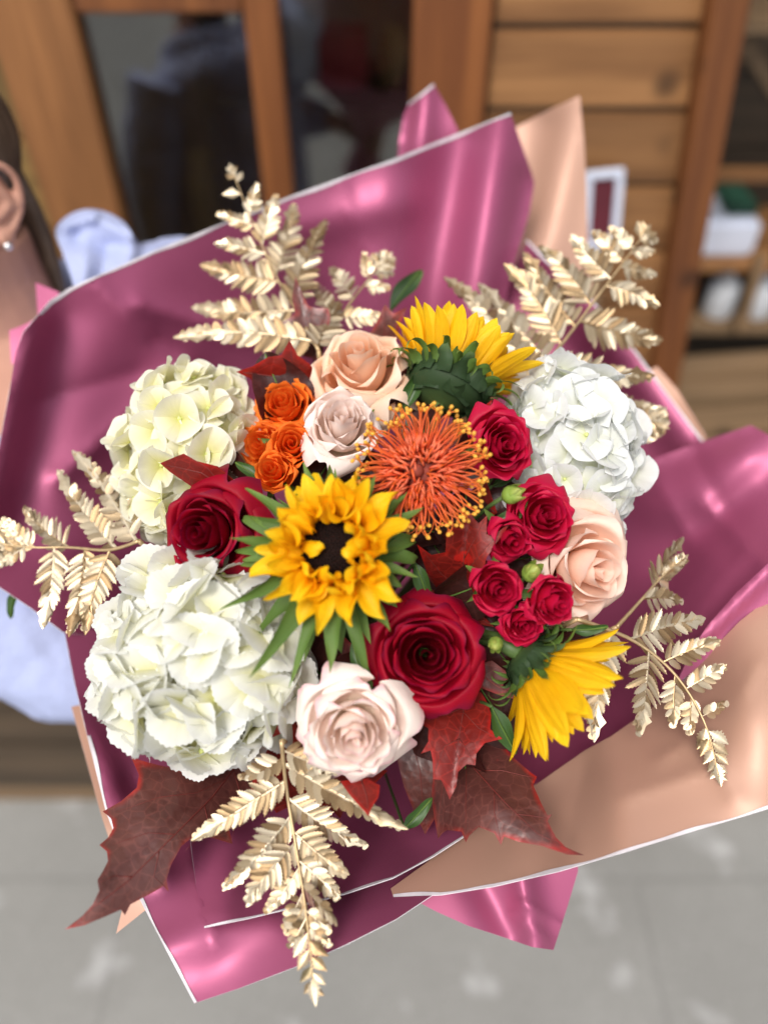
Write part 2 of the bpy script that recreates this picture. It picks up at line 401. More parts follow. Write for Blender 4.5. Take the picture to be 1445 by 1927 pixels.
def edge_band(name, line, width, field, origin, mat, parent, lift=.0007):
    l = open_line(line, 10); A = []
    for k, p in enumerate(l):
        t = l[min(k + 1, len(l) - 1)] - l[max(k - 1, 0)]; t = t / max(np.linalg.norm(t), 1e-9); nrm = np.array([-t[1], t[0]])
        w = width * (0.75 + 0.35 * math.sin(k * .37) * math.sin(k * .11 + 1))
        A.append(p + nrm * w); 
    A = np.array(A); pts = np.concatenate([l, A]); d = field(pts) - lift; n = len(l)
    X = PP(pts, d) - np.array(origin); f = [(i, i + 1, n + i + 1, n + i) for i in range(n - 1)]
    fn = np.cross(X[f[0][1]] - X[f[0][0]], X[f[0][2]] - X[f[0][0]])
    if fn @ np.array(BACK) < 0: f = [q[::-1] for q in f]
    X2 = PP(pts, d + lift * 1.6) - np.array(origin); m = 2 * n
    return obj(name, mesh_of(name, np.concatenate([X, X2]), f + [tuple(i + m for i in q[::-1]) for q in f], mat, np.zeros((2 * m, 2))), parent)
def sheet(label, outline, ctrl, ridges, front, back, edges=(), wave=.0012, seed=0, spacing=13, group='sheets of wrapping paper', ew=7):
    f = depth_field(ctrl, ridges, wave, seed)
    c = np.mean([p[:2] for p in outline], axis=0); o = P(c[0], c[1], float(f([c])[0]))
    t = thing('wrapping_paper', label, 'wrapping paper', Matrix.Translation(o), group)
    obj('sheet', patch_mesh('sheet', outline, f, spacing, [M[front], M[back], M['paper_edge']], .00045, o, seed), t)
    for e in edges: edge_band('edge_band', e, ew, f, o, M['paper_edge'], t)
    return t, f, o

# back of the wrap, upper left
top_l = [(75, 590), (95, 566), (130, 543), (180, 520), (290, 472), (400, 428), (550, 368), (745, 298), (860, 252), (960, 212)]
t, f, o = sheet('large mauve sheet behind the left hydrangeas with a white rim along its slanting top',
    top_l + [(975, 255), (1000, 325), (1005, 345), (996, 400), (975, 470), (955, 545), (935, 660), (900, 760),
             (760, 860), (560, 960), (400, 1100), (280, 1210), (120, 1190), (60, 1145), (0, 1105), (-35, 1060), (-28, 950), (-3, 850), (18, 740), (30, 665), (45, 625)],
    [(960, 212, .735), (745, 298, .73), (550, 368, .715), (400, 428, .70), (180, 520, .67), (75, 590, .655), (0, 850, .64), (-30, 1000, .625), (120, 1190, .615),
     (300, 640, .725), (170, 800, .70), (600, 550, .775), (850, 560, .785), (560, 960, .87), (760, 860, .87), (280, 1200, .70), (935, 660, .80), (1000, 340, .765), (330, 950, .80)],
    [(740, 296, 715, 620, .016, 60), (948, 215, 880, 620, .022, 45), (855, 260, 800, 620, -.016, 55), (1000, 345, 935, 640, -.014, 30),
     (175, 530, 420, 790, .012, -45), (262, 572, 560, 668, .012, -30, .3), (300, 640, 470, 760, -.008, -26), (60, 600, -30, 1010, .022, 38), (120, 600, 30, 1010, -.010, 55),
     (110, 900, 345, 690, .014, -34), (60, 760, 260, 700, -.006, -30), (640, 340, 700, 520, .005, -22), (560, 430, 760, 380, .008, 40)], 'mauve', 'rose_paper', [top_l], .0012, 1)
# little peak and the rose gold sheet behind it
sheet('small mauve peak of paper rising behind the large top sheet',
    [(748, 310), (751, 265), (760, 215), (770, 194), (815, 157), (838, 198), (862, 246), (880, 320), (800, 360)],
    [(751, 265, .80), (815, 157, .79), (862, 246, .80), (800, 360, .83), (770, 194, .80)], [(800, 165, 790, 340, .014, 22), (765, 200, 752, 300, -.01, 14)],
    'mauve', 'mauve', [[(767, 196), (815, 158)]], .0005, 2, 10, ew=4)
sheet('pale rose gold sheet standing up at the top right of the wrap',
    [(970, 240), (1030, 208), (1090, 180), (1098, 260), (1103, 350), (1105, 470), (1125, 640), (1000, 760), (930, 640), (940, 500), (985, 400), (990, 320)],
    [(970, 240, .84), (1090, 180, .80), (1103, 350, .82), (1105, 470, .83), (1000, 760, .90), (940, 500, .86), (1125, 640, .86)],
    [(1085, 190, 1020, 500, .018, 50), (1010, 240, 980, 420, -.008, 40)], 'rose_paper', 'mauve', [], .0008, 3, 12)
r_l = [(992, 452), (1040, 498), (1110, 560), (1200, 665), (1262, 750), (1325, 832)]
sheet('mauve band of paper behind the right hydrangea and fern',
    r_l + [(1290, 860), (1230, 890), (1150, 1010), (950, 900), (920, 640), (960, 520)],
    [(992, 452, .79), (1110, 560, .775), (1200, 665, .765), (1325, 832, .745), (1230, 890, .78), (1150, 1010, .86), (950, 900, .88), (940, 600, .84), (1120, 700, .80)],
    [(1010, 480, 1290, 830, .012, 34), (1000, 560, 1230, 860, -.012, 50)], 'mauve', 'rose_paper', [r_l], .001, 4, ew=5)
sheet('thin rose gold layer edging the right mauve band',
    [(1235, 690), (1275, 735), (1328, 822), (1322, 838), (1290, 850), (1180, 720)],
    [(1235, 690, .79), (1275, 735, .785), (1328, 822, .765), (1290, 850, .78), (1180, 720, .80)], [], 'rose_paper', 'mauve', [], .0004, 5, 11)
# right wing
w_l = [(1205, 872), (1300, 838), (1412, 800)]
sheet('wide mauve wing of paper opening at the right of the bouquet',
    w_l + [(1440, 815), (1500, 850), (1510, 1040), (1445, 1072), (1400, 1130), (1330, 1200), (1280, 1290), (1190, 1415), (1040, 1510), (900, 1530), (900, 1400), (960, 1320), (1000, 1000), (1120, 920)],
    [(1205, 872, .755), (1412, 800, .69), (1500, 850, .67), (1510, 1040, .60), (1440, 1070, .61), (1330, 1190, .60), (1160, 1400, .63), (1040, 1510, .61), (900, 1530, .61), (900, 1400, .70), (1000, 1320, .74), (1000, 1000, .84),
     (1260, 1000, .74), (1350, 960, .70), (1230, 1180, .69)],
    [(1412, 802, 1215, 880, -.012, 30), (1400, 880, 1250, 960, .012, 50), (1330, 950, 1440, 1060, .010, -36), (1260, 1080, 1420, 900, -.008, 40), (1200, 1240, 1330, 1060, .012, 45), (1230, 890, 1300, 1020, .006, -22), (1300, 845, 1360, 960, -.005, -24), (1290, 1180, 1400, 1040, .004, -16)],
    'mauve', 'rose_paper', [], .0012, 6)
# lower right: rose gold side out, its upper edge rolled to the mauve side
low_l = [(740, 1688), (830, 1684), (930, 1668), (1050, 1640), (1180, 1602), (1310, 1562), (1400, 1536), (1500, 1505)]
up_l = [(1500, 1085), (1440, 1130), (1390, 1170), (1330, 1232), (1270, 1300), (1200, 1350), (1150, 1385), (1100, 1412), (1010, 1475), (940, 1515), (870, 1570), (800, 1625), (735, 1672)]
tp, fp, op = sheet('broad rose gold sheet sweeping round the lower right of the bouquet',
    low_l + up_l, [(1500, 1085, .555), (1330, 1232, .575), (1200, 1350, .585), (1010, 1475, .575), (870, 1570, .55), (735, 1680, .515), (930, 1668, .495), (1180, 1602, .485), (1500, 1505, .49),
     (1400, 1350, .515), (1200, 1480, .525), (1000, 1580, .525)],
    [(1140, 1395, 1170, 1600, .010, 50), (1030, 1480, 1010, 1640, -.006, 40), (1390, 1180, 1440, 1500, .010, 70), (1425, 1250, 1400, 1300, .003, -12), (1240, 1430, 1290, 1400, .003, -10), (1290, 1300, 1380, 1500, .005, -40), (1100, 1440, 1060, 1600, -.004, -30), (1180, 1500, 1330, 1450, .003, -20)],
    'rose_paper', 'mauve', [[p for p in low_l[::1]]], .0008, 7, ew=-7)
fe = depth_field([(1500, 1030, .545), (1440, 1064, .553), (1330, 1178, .568), (1280, 1262, .575), (1330, 1240, .568), (1500, 1100, .548)], [(1440, 1080, 1310, 1210, .006, 14)], .0003, 3)
obj('rolled_edge', patch_mesh('rolled_edge', [(1500, 1030), (1440, 1064), (1385, 1115), (1330, 1178), (1300, 1225), (1270, 1290), (1335, 1238), (1400, 1172), (1500, 1098)], fe, 11, [M['mauve'], M['rose_paper'], M['paper_edge']], .0005, op, 9), tp)
# the flap under it
sheet('mauve corner flap hanging below the rose gold sheet',
    [(745, 1675), (900, 1640), (1087, 1612), (1087, 1640), (1066, 1710), (1041, 1788), (1000, 1782), (960, 1768), (880, 1742), (820, 1715)],
    [(745, 1675, .56), (900, 1640, .57), (1087, 1630, .575), (1041, 1788, .56), (960, 1768, .555), (880, 1742, .555)],
    [(980, 1640, 1010, 1785, .012, 24), (900, 1650, 960, 1765, -.008, 30), (985, 1700, 1060, 1745, .004, -8), (965, 1720, 1030, 1770, .003, -7)], 'mauve', 'rose_paper', [], .0008, 8, 9)
# lower left and bottom
lb = [(122, 1188), (140, 1280), (165, 1385), (200, 1528), (262, 1690), (310, 1782), (366, 1888)]
sheet('mauve sheet folded under the lower left hydrangea with its corner pointing down',
    lb + [(450, 1860), (560, 1818), (650, 1778), (745, 1730), (850, 1660), (960, 1570), (900, 1400), (700, 1330), (400, 1240), (250, 1180)],
    [(122, 1188, .625), (165, 1385, .59), (200, 1528, .555), (262, 1690, .515), (366, 1888, .475), (560, 1818, .475), (745, 1730, .485), (960, 1570, .55), (900, 1400, .66), (700, 1330, .74), (400, 1240, .72), (250, 1180, .67),
     (300, 1500, .585), (380, 1700, .51), (600, 1600, .58), (600, 1750, .49)],
    [(150, 1340, 290, 1640, .010, 30), (360, 1590, 400, 1780, .006, -30), (300, 1790, 500, 1720, .006, 40), (250, 1480, 330, 1560, -.008, 34)], 'mauve', 'rose_paper', [lb[2:]], .0007, 9, ew=-7)
pk = [(385, 1746), (470, 1728), (560, 1706), (650, 1682), (740, 1652), (815, 1612), (880, 1570)]
tq, fq, oq = sheet('dark inner mauve sheet behind the bottom fern, lined with a white rim',
    pk + [(960, 1500), (940, 1400), (800, 1350), (600, 1340), (430, 1380), (350, 1480), (360, 1592), (370, 1670)],
    [(385, 1746, .492), (560, 1706, .488), (740, 1652, .497), (880, 1570, .53), (960, 1500, .60), (940, 1400, .68), (600, 1340, .70), (430, 1380, .65), (350, 1480, .575), (360, 1592, .535), (600, 1580, .575), (780, 1560, .575), (480, 1620, .55)],
    [(440, 1590, 420, 1720, .010, 40), (800, 1560, 860, 1540, .014, 34), (620, 1600, 640, 1690, -.006, 50)], 'mauve', 'mauve', [pk], .0007, 10, ew=-4)
sheet('rose gold under layer peeping out along the lower left edge',
    [(135, 1330), (160, 1420), (190, 1530), (216, 1610), (236, 1690), (219, 1757), (275, 1712), (300, 1600), (250, 1450), (180, 1320)],
    [(135, 1330, .62), (190, 1530, .58), (219, 1757, .55), (275, 1712, .545), (250, 1450, .61), (180, 1320, .63)], [], 'rose_paper', 'rose_paper', [], .0004, 11, 11)
sheet('pale corner of paper showing beside the neck at the far left',
    [(68, 532), (112, 550), (100, 600), (60, 640), (40, 680), (22, 686), (18, 622), (44, 612), (72, 598)],
    [(68, 532, .69), (112, 550, .69), (60, 700, .675), (6, 616, .675), (4, 830, .665)], [], 'mauve', 'rose_paper', [], .0004, 12, 9)
# the gathered cone below
def cone():
    nu, nv = 48, 10; X = np.zeros((nv, nu, 3)); c = P(690, 1060, .80)
    ax = (BIND - c).normalized(); a = ax.orthogonal().normalized(); b = ax.cross(a)
    for j in range(nv):
        t = j / (nv - 1)
        for i in range(nu):
            w = 2 * math.pi * i / nu; r = (.205 * (1 - t) ** 1.25 + .026) * (1 + .07 * math.sin(w * 11) * (1 - t * .4))
            X[j, i] = c.lerp(BIND, t) + (a * math.cos(w) + b * math.sin(w)) * r
        # a skirt below the tie
    for k in range(3):
        t = (k + 1) / 3; Y = np.zeros((1, nu, 3))
        for i in range(nu):
            w = 2 * math.pi * i / nu; r = .026 + .03 * t * (1 + .2 * math.sin(w * 9))
            Y[0, i] = BIND + ax * (.10 * t) + (a * math.cos(w) + b * math.sin(w)) * r
        X = np.concatenate([X, Y])
    n = X.shape[0]; X = X - np.array(c)
    me = mesh_of('gathered_cone', X.reshape(-1, 3), grid_faces(n, nu, 0, True), M['mauve'], np.zeros((n * nu, 2)))
    t = thing('wrapping_paper', 'mauve paper gathered into a cone round the stems', 'wrapping paper', Matrix.Translation(c), 'sheets of wrapping paper')
    obj('gathered_cone', me, t)
    rb = []
    for k in range(25):
        w = 2 * math.pi * k / 24; rb.append(BIND - c + (a * math.cos(w) + b * math.sin(w)) * .0275)
    obj('tie_ribbon', tube('tie_ribbon', rb, .004, M['rose_paper'], 6), t)
cone()

# ------------------------------------------------------------------ maple leaves
def maple_leaf(label, outline, ctrl, veins, mat='maple', ridges=(), stem_to=None, seed=0, spacing=9, wave=.0006):
    f = depth_field(ctrl, ridges, wave, seed); b = veins[0][0]; o = P(b[0], b[1], float(f([b])[0]))
    t = thing('maple_leaf', label, 'leaf', Matrix.Translation(o), 'maple leaves')
    obj('blade', patch_mesh('blade', outline, f, spacing, [M[mat], M[mat], M[mat]], .0003, o, seed), t)
    for k, vn in enumerate(veins):
        pl = open_line(list(vn), 8)
        X = PP(pl, f(pl) - .0002) - np.array(o); w = .0006 if k == 0 else .00034
        obj('vein', tube('vein', [Vector(p) for p in X], [w * (1 - .75 * i / len(X)) for i in range(len(X))], M['vein'], 5), t)
    e = BIND if stem_to is None else stem_to
    ax = (P(b[0], b[1], 1) - P(veins[0][-1][0], veins[0][-1][1], 1)).normalized()
    obj('stalk', tube('stalk', bez((0, 0, 0), ax * .03 - BACK * .01, (e - o) * .6, e - o, 10), .0011, M['vein'], 6), t)
    return t
maple_leaf('big dark maple leaf at the lower left, its long tip out past the paper',
    [(470, 1408), (440, 1432), (400, 1436), (350, 1450), (300, 1440), (248, 1426), (262, 1458), (258, 1482), (228, 1508), (194, 1527), (210, 1540), (214, 1558), (205, 1575), (188, 1590), (202, 1602), (204, 1620), (194, 1640), (184, 1656), (188, 1676), (175, 1702), (150, 1730), (122, 1749), (160, 1741), (205, 1722), (228, 1712), (236, 1722), (246, 1702), (280, 1684), (308, 1668), (318, 1678), (314, 1655), (322, 1628), (342, 1592), (372, 1568), (405, 1578), (438, 1588), (430, 1555), (428, 1530), (450, 1520), (480, 1500), (494, 1455)],
    [(470, 1420, .572), (250, 1428, .525), (195, 1527, .498), (122, 1749, .452), (235, 1715, .462), (318, 1675, .478), (435, 1586, .512), (300, 1560, .487), (400, 1490, .528), (180, 1690, .448)],
    [[(452, 1432), (400, 1500), (330, 1570), (240, 1660), (126, 1747)], [(425, 1466), (370, 1492), (300, 1500), (220, 1528)], [(385, 1516), (392, 1545), (380, 1570), (350, 1600)], [(330, 1570), (280, 1567), (215, 1588)], [(300, 1602), (290, 1650), (310, 1668)], [(250, 1650), (215, 1648), (190, 1660)], [(440, 1450), (455, 1500), (436, 1582)]],
    'maple', [(452, 1432, 126, 1747, -.004, -20)], seed=21)
maple_leaf('dark maple leaf overhanging the rose gold sheet at the lower right',
    [(900, 1390), (940, 1395), (968, 1428), (1000, 1455), (1010, 1462), (1003, 1478), (1018, 1512), (1030, 1535), (1038, 1532), (1030, 1545), (1045, 1575), (1065, 1595), (1098, 1609), (1068, 1608), (1020, 1592), (975, 1584), (948, 1574), (942, 1590), (930, 1568), (900, 1556), (882, 1572), (876, 1585), (868, 1565), (840, 1562), (832, 1568), (824, 1578), (818, 1545), (812, 1500), (815, 1460), (830, 1420), (855, 1380)],
    [(870, 1390, .555), (1010, 1462, .515), (1098, 1609, .468), (942, 1588, .480), (876, 1583, .495), (822, 1575, .520), (930, 1500, .498), (1030, 1540, .482), (815, 1460, .545)],
    [[(862, 1410), (900, 1455), (950, 1510), (1010, 1568), (1092, 1608)], [(900, 1450), (945, 1450), (1005, 1464)], [(930, 1490), (930, 1530), (942, 1584)], [(878, 1425), (876, 1500), (876, 1580)], [(862, 1412), (832, 1480), (822, 1570)], [(972, 1532), (1000, 1535), (1032, 1540)]],
    'maple', [(862, 1410, 1095, 1608, -.003, -18)], seed=22)
maple_leaf('red edged maple leaf below the large lower crimson rose',
    [(790, 1345), (830, 1320), (870, 1310), (905, 1302), (918, 1325), (924, 1345), (922, 1372), (945, 1390), (912, 1398), (896, 1418), (894, 1440), (878, 1438), (862, 1452), (858, 1480), (846, 1505), (836, 1480), (830, 1468), (815, 1466), (814, 1430), (810, 1412), (792, 1418), (806, 1395), (806, 1370), (772, 1352)],
    [(880, 1315, .515), (846, 1505, .482), (772, 1352, .497), (945, 1390, .492), (860, 1400, .494)],
    [[(876, 1312), (868, 1360), (858, 1420), (846, 1500)], [(874, 1330), (840, 1345), (780, 1353)], [(872, 1340), (900, 1370), (938, 1390)], [(864, 1390), (835, 1405), (815, 1460)], [(864, 1390), (880, 1415), (892, 1438)]],
    'maple_red', [(876, 1312, 846, 1500, -.003, -16)], seed=23)
maple_leaf('glossy red maple leaf folded between the pincushion and the small crimson roses',
    [(840, 1000), (868, 985), (880, 962), (900, 985), (916, 970), (915, 1005), (926, 1010), (965, 978), (935, 1020), (915, 1050), (905, 1090), (895, 1120), (870, 1115), (850, 1130), (820, 1105), (800, 1068), (785, 1025), (812, 1045), (838, 1040)],
    [(850, 1120, .525), (880, 965, .484), (960, 980, .490), (790, 1030, .492), (905, 1090, .494), (850, 1050, .500)],
    [[(862, 1118), (872, 1060), (880, 970)], [(868, 1090), (905, 1040), (955, 985)], [(864, 1105), (830, 1080), (792, 1032)], [(874, 1050), (895, 1010), (912, 976)]],
    'maple_red', [(862, 1118, 880, 965, -.008, -22)], seed=24)
maple_leaf('dark red maple leaf drooping by the large crimson rose beside the small crimson cluster',
    [(790, 1040), (820, 1090), (850, 1120), (900, 1150), (930, 1180), (900, 1175), (870, 1150), (830, 1140), (805, 1110)],
    [(790, 1040, .535), (850, 1120, .525), (930, 1180, .520), (830, 1140, .53)], [[(800, 1060), (850, 1128), (925, 1178)]], 'maple_red', seed=25)
maple_leaf('maroon maple leaf arching over the left dark red rose',
    [(302, 872), (330, 860), (346, 854), (370, 868), (410, 878), (442, 905), (470, 935), (482, 975), (498, 1010), (475, 1030), (455, 1000), (430, 960), (400, 930), (360, 915), (320, 888)],
    [(302, 872, .500), (346, 854, .492), (442, 905, .500), (498, 1010, .515), (400, 930, .508), (440, 990, .53)],
    [[(470, 1000), (440, 930), (380, 890), (306, 873)], [(420, 915), (390, 880), (348, 857)]], 'maple_red', [(470, 1000, 306, 873, -.004, -14)], seed=26)
maple_leaf('dark red maple leaf above the orange spray roses, behind the top peach rose',
    [(445, 700), (475, 690), (505, 672), (530, 668), (545, 640), (560, 668), (590, 690), (610, 720), (580, 760), (520, 760), (490, 735), (470, 712)],
    [(445, 700, .555), (530, 668, .555), (545, 640, .56), (610, 720, .58), (520, 760, .58)], [[(570, 750), (530, 710), (450, 700)], [(560, 740), (552, 700), (546, 645)]], 'maple_red', [(570, 750, 450, 700, -.004, -14)], seed=27)
maple_leaf('blurred maroon maple leaf standing between the two upper left ferns',
    [(556, 520), (566, 545), (580, 575), (596, 580), (618, 580), (622, 600), (612, 640), (605, 680), (570, 670), (550, 640), (525, 620), (500, 600), (535, 605), (556, 590), (550, 560)],
    [(556, 520, .60), (618, 580, .60), (600, 680, .615), (500, 600, .60), (570, 620, .60)], [[(590, 670), (580, 610), (558, 525)], [(586, 640), (540, 612), (505, 602)], [(588, 640), (605, 610), (616, 584)]], 'maple', [(590, 670, 558, 525, -.006, -16)], seed=28)
maple_leaf('maroon leaf tip behind the top peach rose beside the upper sunflower',
    [(690, 640), (712, 600), (724, 572), (740, 590), (766, 578), (752, 612), (745, 650), (720, 690)],
    [(690, 640, .60), (724, 572, .60), (766, 578, .60), (720, 690, .62)], [[(718, 680), (724, 620), (724, 576)], [(722, 640), (740, 610), (762, 581)]], 'maple', seed=29)
maple_leaf('dark maple leaf tucked between the lower left hydrangea and the lower blush rose',
    [(600, 1230), (615, 1260), (605, 1310), (585, 1345), (575, 1370), (562, 1395), (552, 1418), (545, 1385), (530, 1380), (512, 1388), (525, 1360), (560, 1335), (530, 1322), (555, 1300), (575, 1270)],
    [(600, 1230, .525), (605, 1310, .51), (552, 1418, .49), (512, 1388, .485), (530, 1322, .49)], [[(600, 1240), (580, 1320), (552, 1412)], [(588, 1300), (560, 1315), (533, 1322)]], 'maple_red', [(600, 1240, 552, 1412, -.003, -12)], seed=30)
maple_leaf('pointed red leaf under the lower blush rose',
    [(640, 1470), (690, 1465), (715, 1478), (712, 1500), (704, 1512), (698, 1522), (694, 1536), (678, 1518), (662, 1500)],
    [(640, 1470, .478), (715, 1478, .474), (694, 1536, .452)], [[(680, 1470), (690, 1500), (694, 1532)]], 'maple_red', seed=31)
maple_leaf('broad dark maroon leaf behind the stem of the bottom fern',
    [(480, 1400), (540, 1380), (600, 1400), (660, 1440), (730, 1450), (700, 1480), (705, 1510), (660, 1500), (640, 1540), (615, 1515), (575, 1535), (560, 1510), (520, 1530), (500, 1500), (465, 1510), (480, 1460)],
    [(480, 1400, .565), (600, 1400, .56), (730, 1450, .54), (640, 1540, .525), (465, 1510, .53), (570, 1470, .54)], [[(560, 1395), (600, 1450), (638, 1532)], [(570, 1405), (640, 1450), (720, 1453)], [(556, 1400), (510, 1460), (470, 1506)]], 'maple_red', [(560, 1395, 638, 1532, -.003, -14)], seed=37)
maple_leaf('dark red leaf in the gap between the lower crimson rose and the big hydrangea',
    [(600, 1180), (650, 1200), (690, 1240), (700, 1290), (670, 1280), (650, 1310), (630, 1270), (590, 1270), (605, 1235)],
    [(600, 1180, .55), (690, 1240, .545), (650, 1310, .535), (590, 1270, .54)], [[(620, 1190), (640, 1240), (650, 1305)], [(628, 1215), (660, 1245), (696, 1286)]], 'maple_red', seed=38)
maple_leaf('dark red leaf between the folded maple leaf and the large lower crimson rose',
    [(860, 1100), (900, 1095), (925, 1130), (915, 1165), (880, 1160), (850, 1150), (870, 1130)],
    [(860, 1100, .535), (925, 1130, .53), (880, 1160, .53)], [[(875, 1105), (895, 1130), (912, 1162)]], 'maple_red', seed=39)
maple_leaf('maroon leaf behind the right side of the left dark red rose',
    [(440, 930), (475, 945), (500, 985), (505, 1030), (480, 1060), (470, 1020), (450, 990)],
    [(440, 930, .535), (500, 985, .53), (480, 1060, .535)], [[(455, 950), (480, 990), (482, 1052)]], 'maple_red', seed=40)
maple_leaf('maroon leaf behind the big left maple leaf under the hydrangea',
    [(400, 1440), (440, 1436), (490, 1440), (510, 1400), (520, 1430), (500, 1470), (490, 1490), (485, 1470), (470, 1475), (450, 1480), (430, 1490), (410, 1480)],
    [(400, 1440, .57), (510, 1400, .58), (490, 1490, .55), (430, 1490, .55)], [[(500, 1425), (460, 1455), (415, 1482)]], 'maple', seed=32)
maple_leaf('dark maple leaf hidden low between the blush rose and the red edged leaf',
    [(760, 1350), (800, 1380), (830, 1440), (830, 1520), (800, 1570), (780, 1530), (760, 1480), (745, 1420)],
    [(760, 1350, .56), (830, 1440, .56), (800, 1570, .53), (745, 1420, .56)], [[(765, 1360), (790, 1450), (800, 1560)]], 'maple', seed=33)
maple_leaf('small dark leaf at the edge of the large lower crimson rose beside the lower sunflower',
    [(900, 1250), (925, 1243), (950, 1262), (958, 1275), (945, 1290), (1000, 1305), (985, 1318), (950, 1312), (905, 1295)],
    [(900, 1250, .525), (958, 1270, .515), (1000, 1305, .51), (905, 1295, .525)], [[(905, 1270), (945, 1298), (995, 1306)]], 'maple', seed=34)
maple_leaf('dark red leaf point to the right of the pincushion behind its lower tips',
    [(890, 920), (915, 905), (935, 965), (905, 985), (880, 980), (870, 950)],
    [(890, 920, .545), (935, 965, .535), (870, 950, .55)], [[(885, 960), (905, 945), (932, 965)]], 'maple_red', seed=35)
maple_leaf('dark red leaf shard standing against the upper crimson spray rose',
    [(905, 770), (925, 752), (927, 790), (920, 850), (905, 840), (885, 830), (900, 800)],
    [(905, 770, .535), (925, 752, .53), (920, 850, .54), (885, 830, .54)], [[(912, 845), (916, 800), (924, 756)]], 'maple_red', seed=36)

# ------------------------------------------------------------------ flowers
def add_stem(t, start=(0, 0, 0), r=.0028, mat='stem', back=.05):
    e = t.matrix_basis.inverted() @ (BIND + Vector((random.uniform(-.012, .012), random.uniform(-.012, .012), random.uniform(-.012, .012))))
    s = Vector(start)
    obj('stem', tube('stem', bez(s, s + Vector((0, 0, -back)), e.lerp(s, .35), e, 10), r, M[mat], 7), t)
def blade(L, W, a0, a1, cup, twist=0.0, nu=7, nv=12, tipp=1.0, basew=.25, ridge=0.0, curl=0.0, wob=0.0, ph=0.0, peak=.45):
    """a lanceolate strip in the (y, z) plane: starts at the origin, rises at angle a0 and bends by a1"""
    X = np.zeros((nv, nu, 3)); y = z = 0.0
    for j in range(nv):
        s = j / (nv - 1); a = a0 + a1 * s + curl * max(0, s - .6) ** 2 * 6
        if j: y += math.cos(a) * L / (nv - 1); z += math.sin(a) * L / (nv - 1)
        if s < peak: w = basew + (1 - basew) * math.sin(s / peak * math.pi / 2)
        else:
            q = (s - peak) / (1 - peak); w = max(1 - q ** (1.3 + tipp), 0) ** (.62 + .25 * tipp) if tipp >= 0 else (1 - q) ** 1.1 * (1 + .5 * q) + .015
        w *= W / 2; tw = twist * s + wob * math.sin(s * 5 + ph)
        for i in range(nu):
            u = -1 + 2 * i / (nu - 1); h = cup * u * u * w + ridge * w * math.cos(u * math.pi * 2.5) + 0.10 * w * math.sin(s * 9 + u * 4 + ph) * wob
            dx = u * w * math.cos(tw) - h * math.sin(tw); dn = u * w * math.sin(tw) + h * math.cos(tw)
            X[j, i] = (dx, y - dn * math.sin(a), z + dn * math.cos(a))
    return X
def placed(X, ang, r0=0.0, z0=0.0, tilt=0.0):
    Y = X.copy(); Y[..., 1] += r0; Y[..., 2] += z0; c, s = math.cos(ang), math.sin(ang)
    R = np.array([[c, -s, 0], [s, c, 0], [0, 0, 1]]); return Y @ R.T

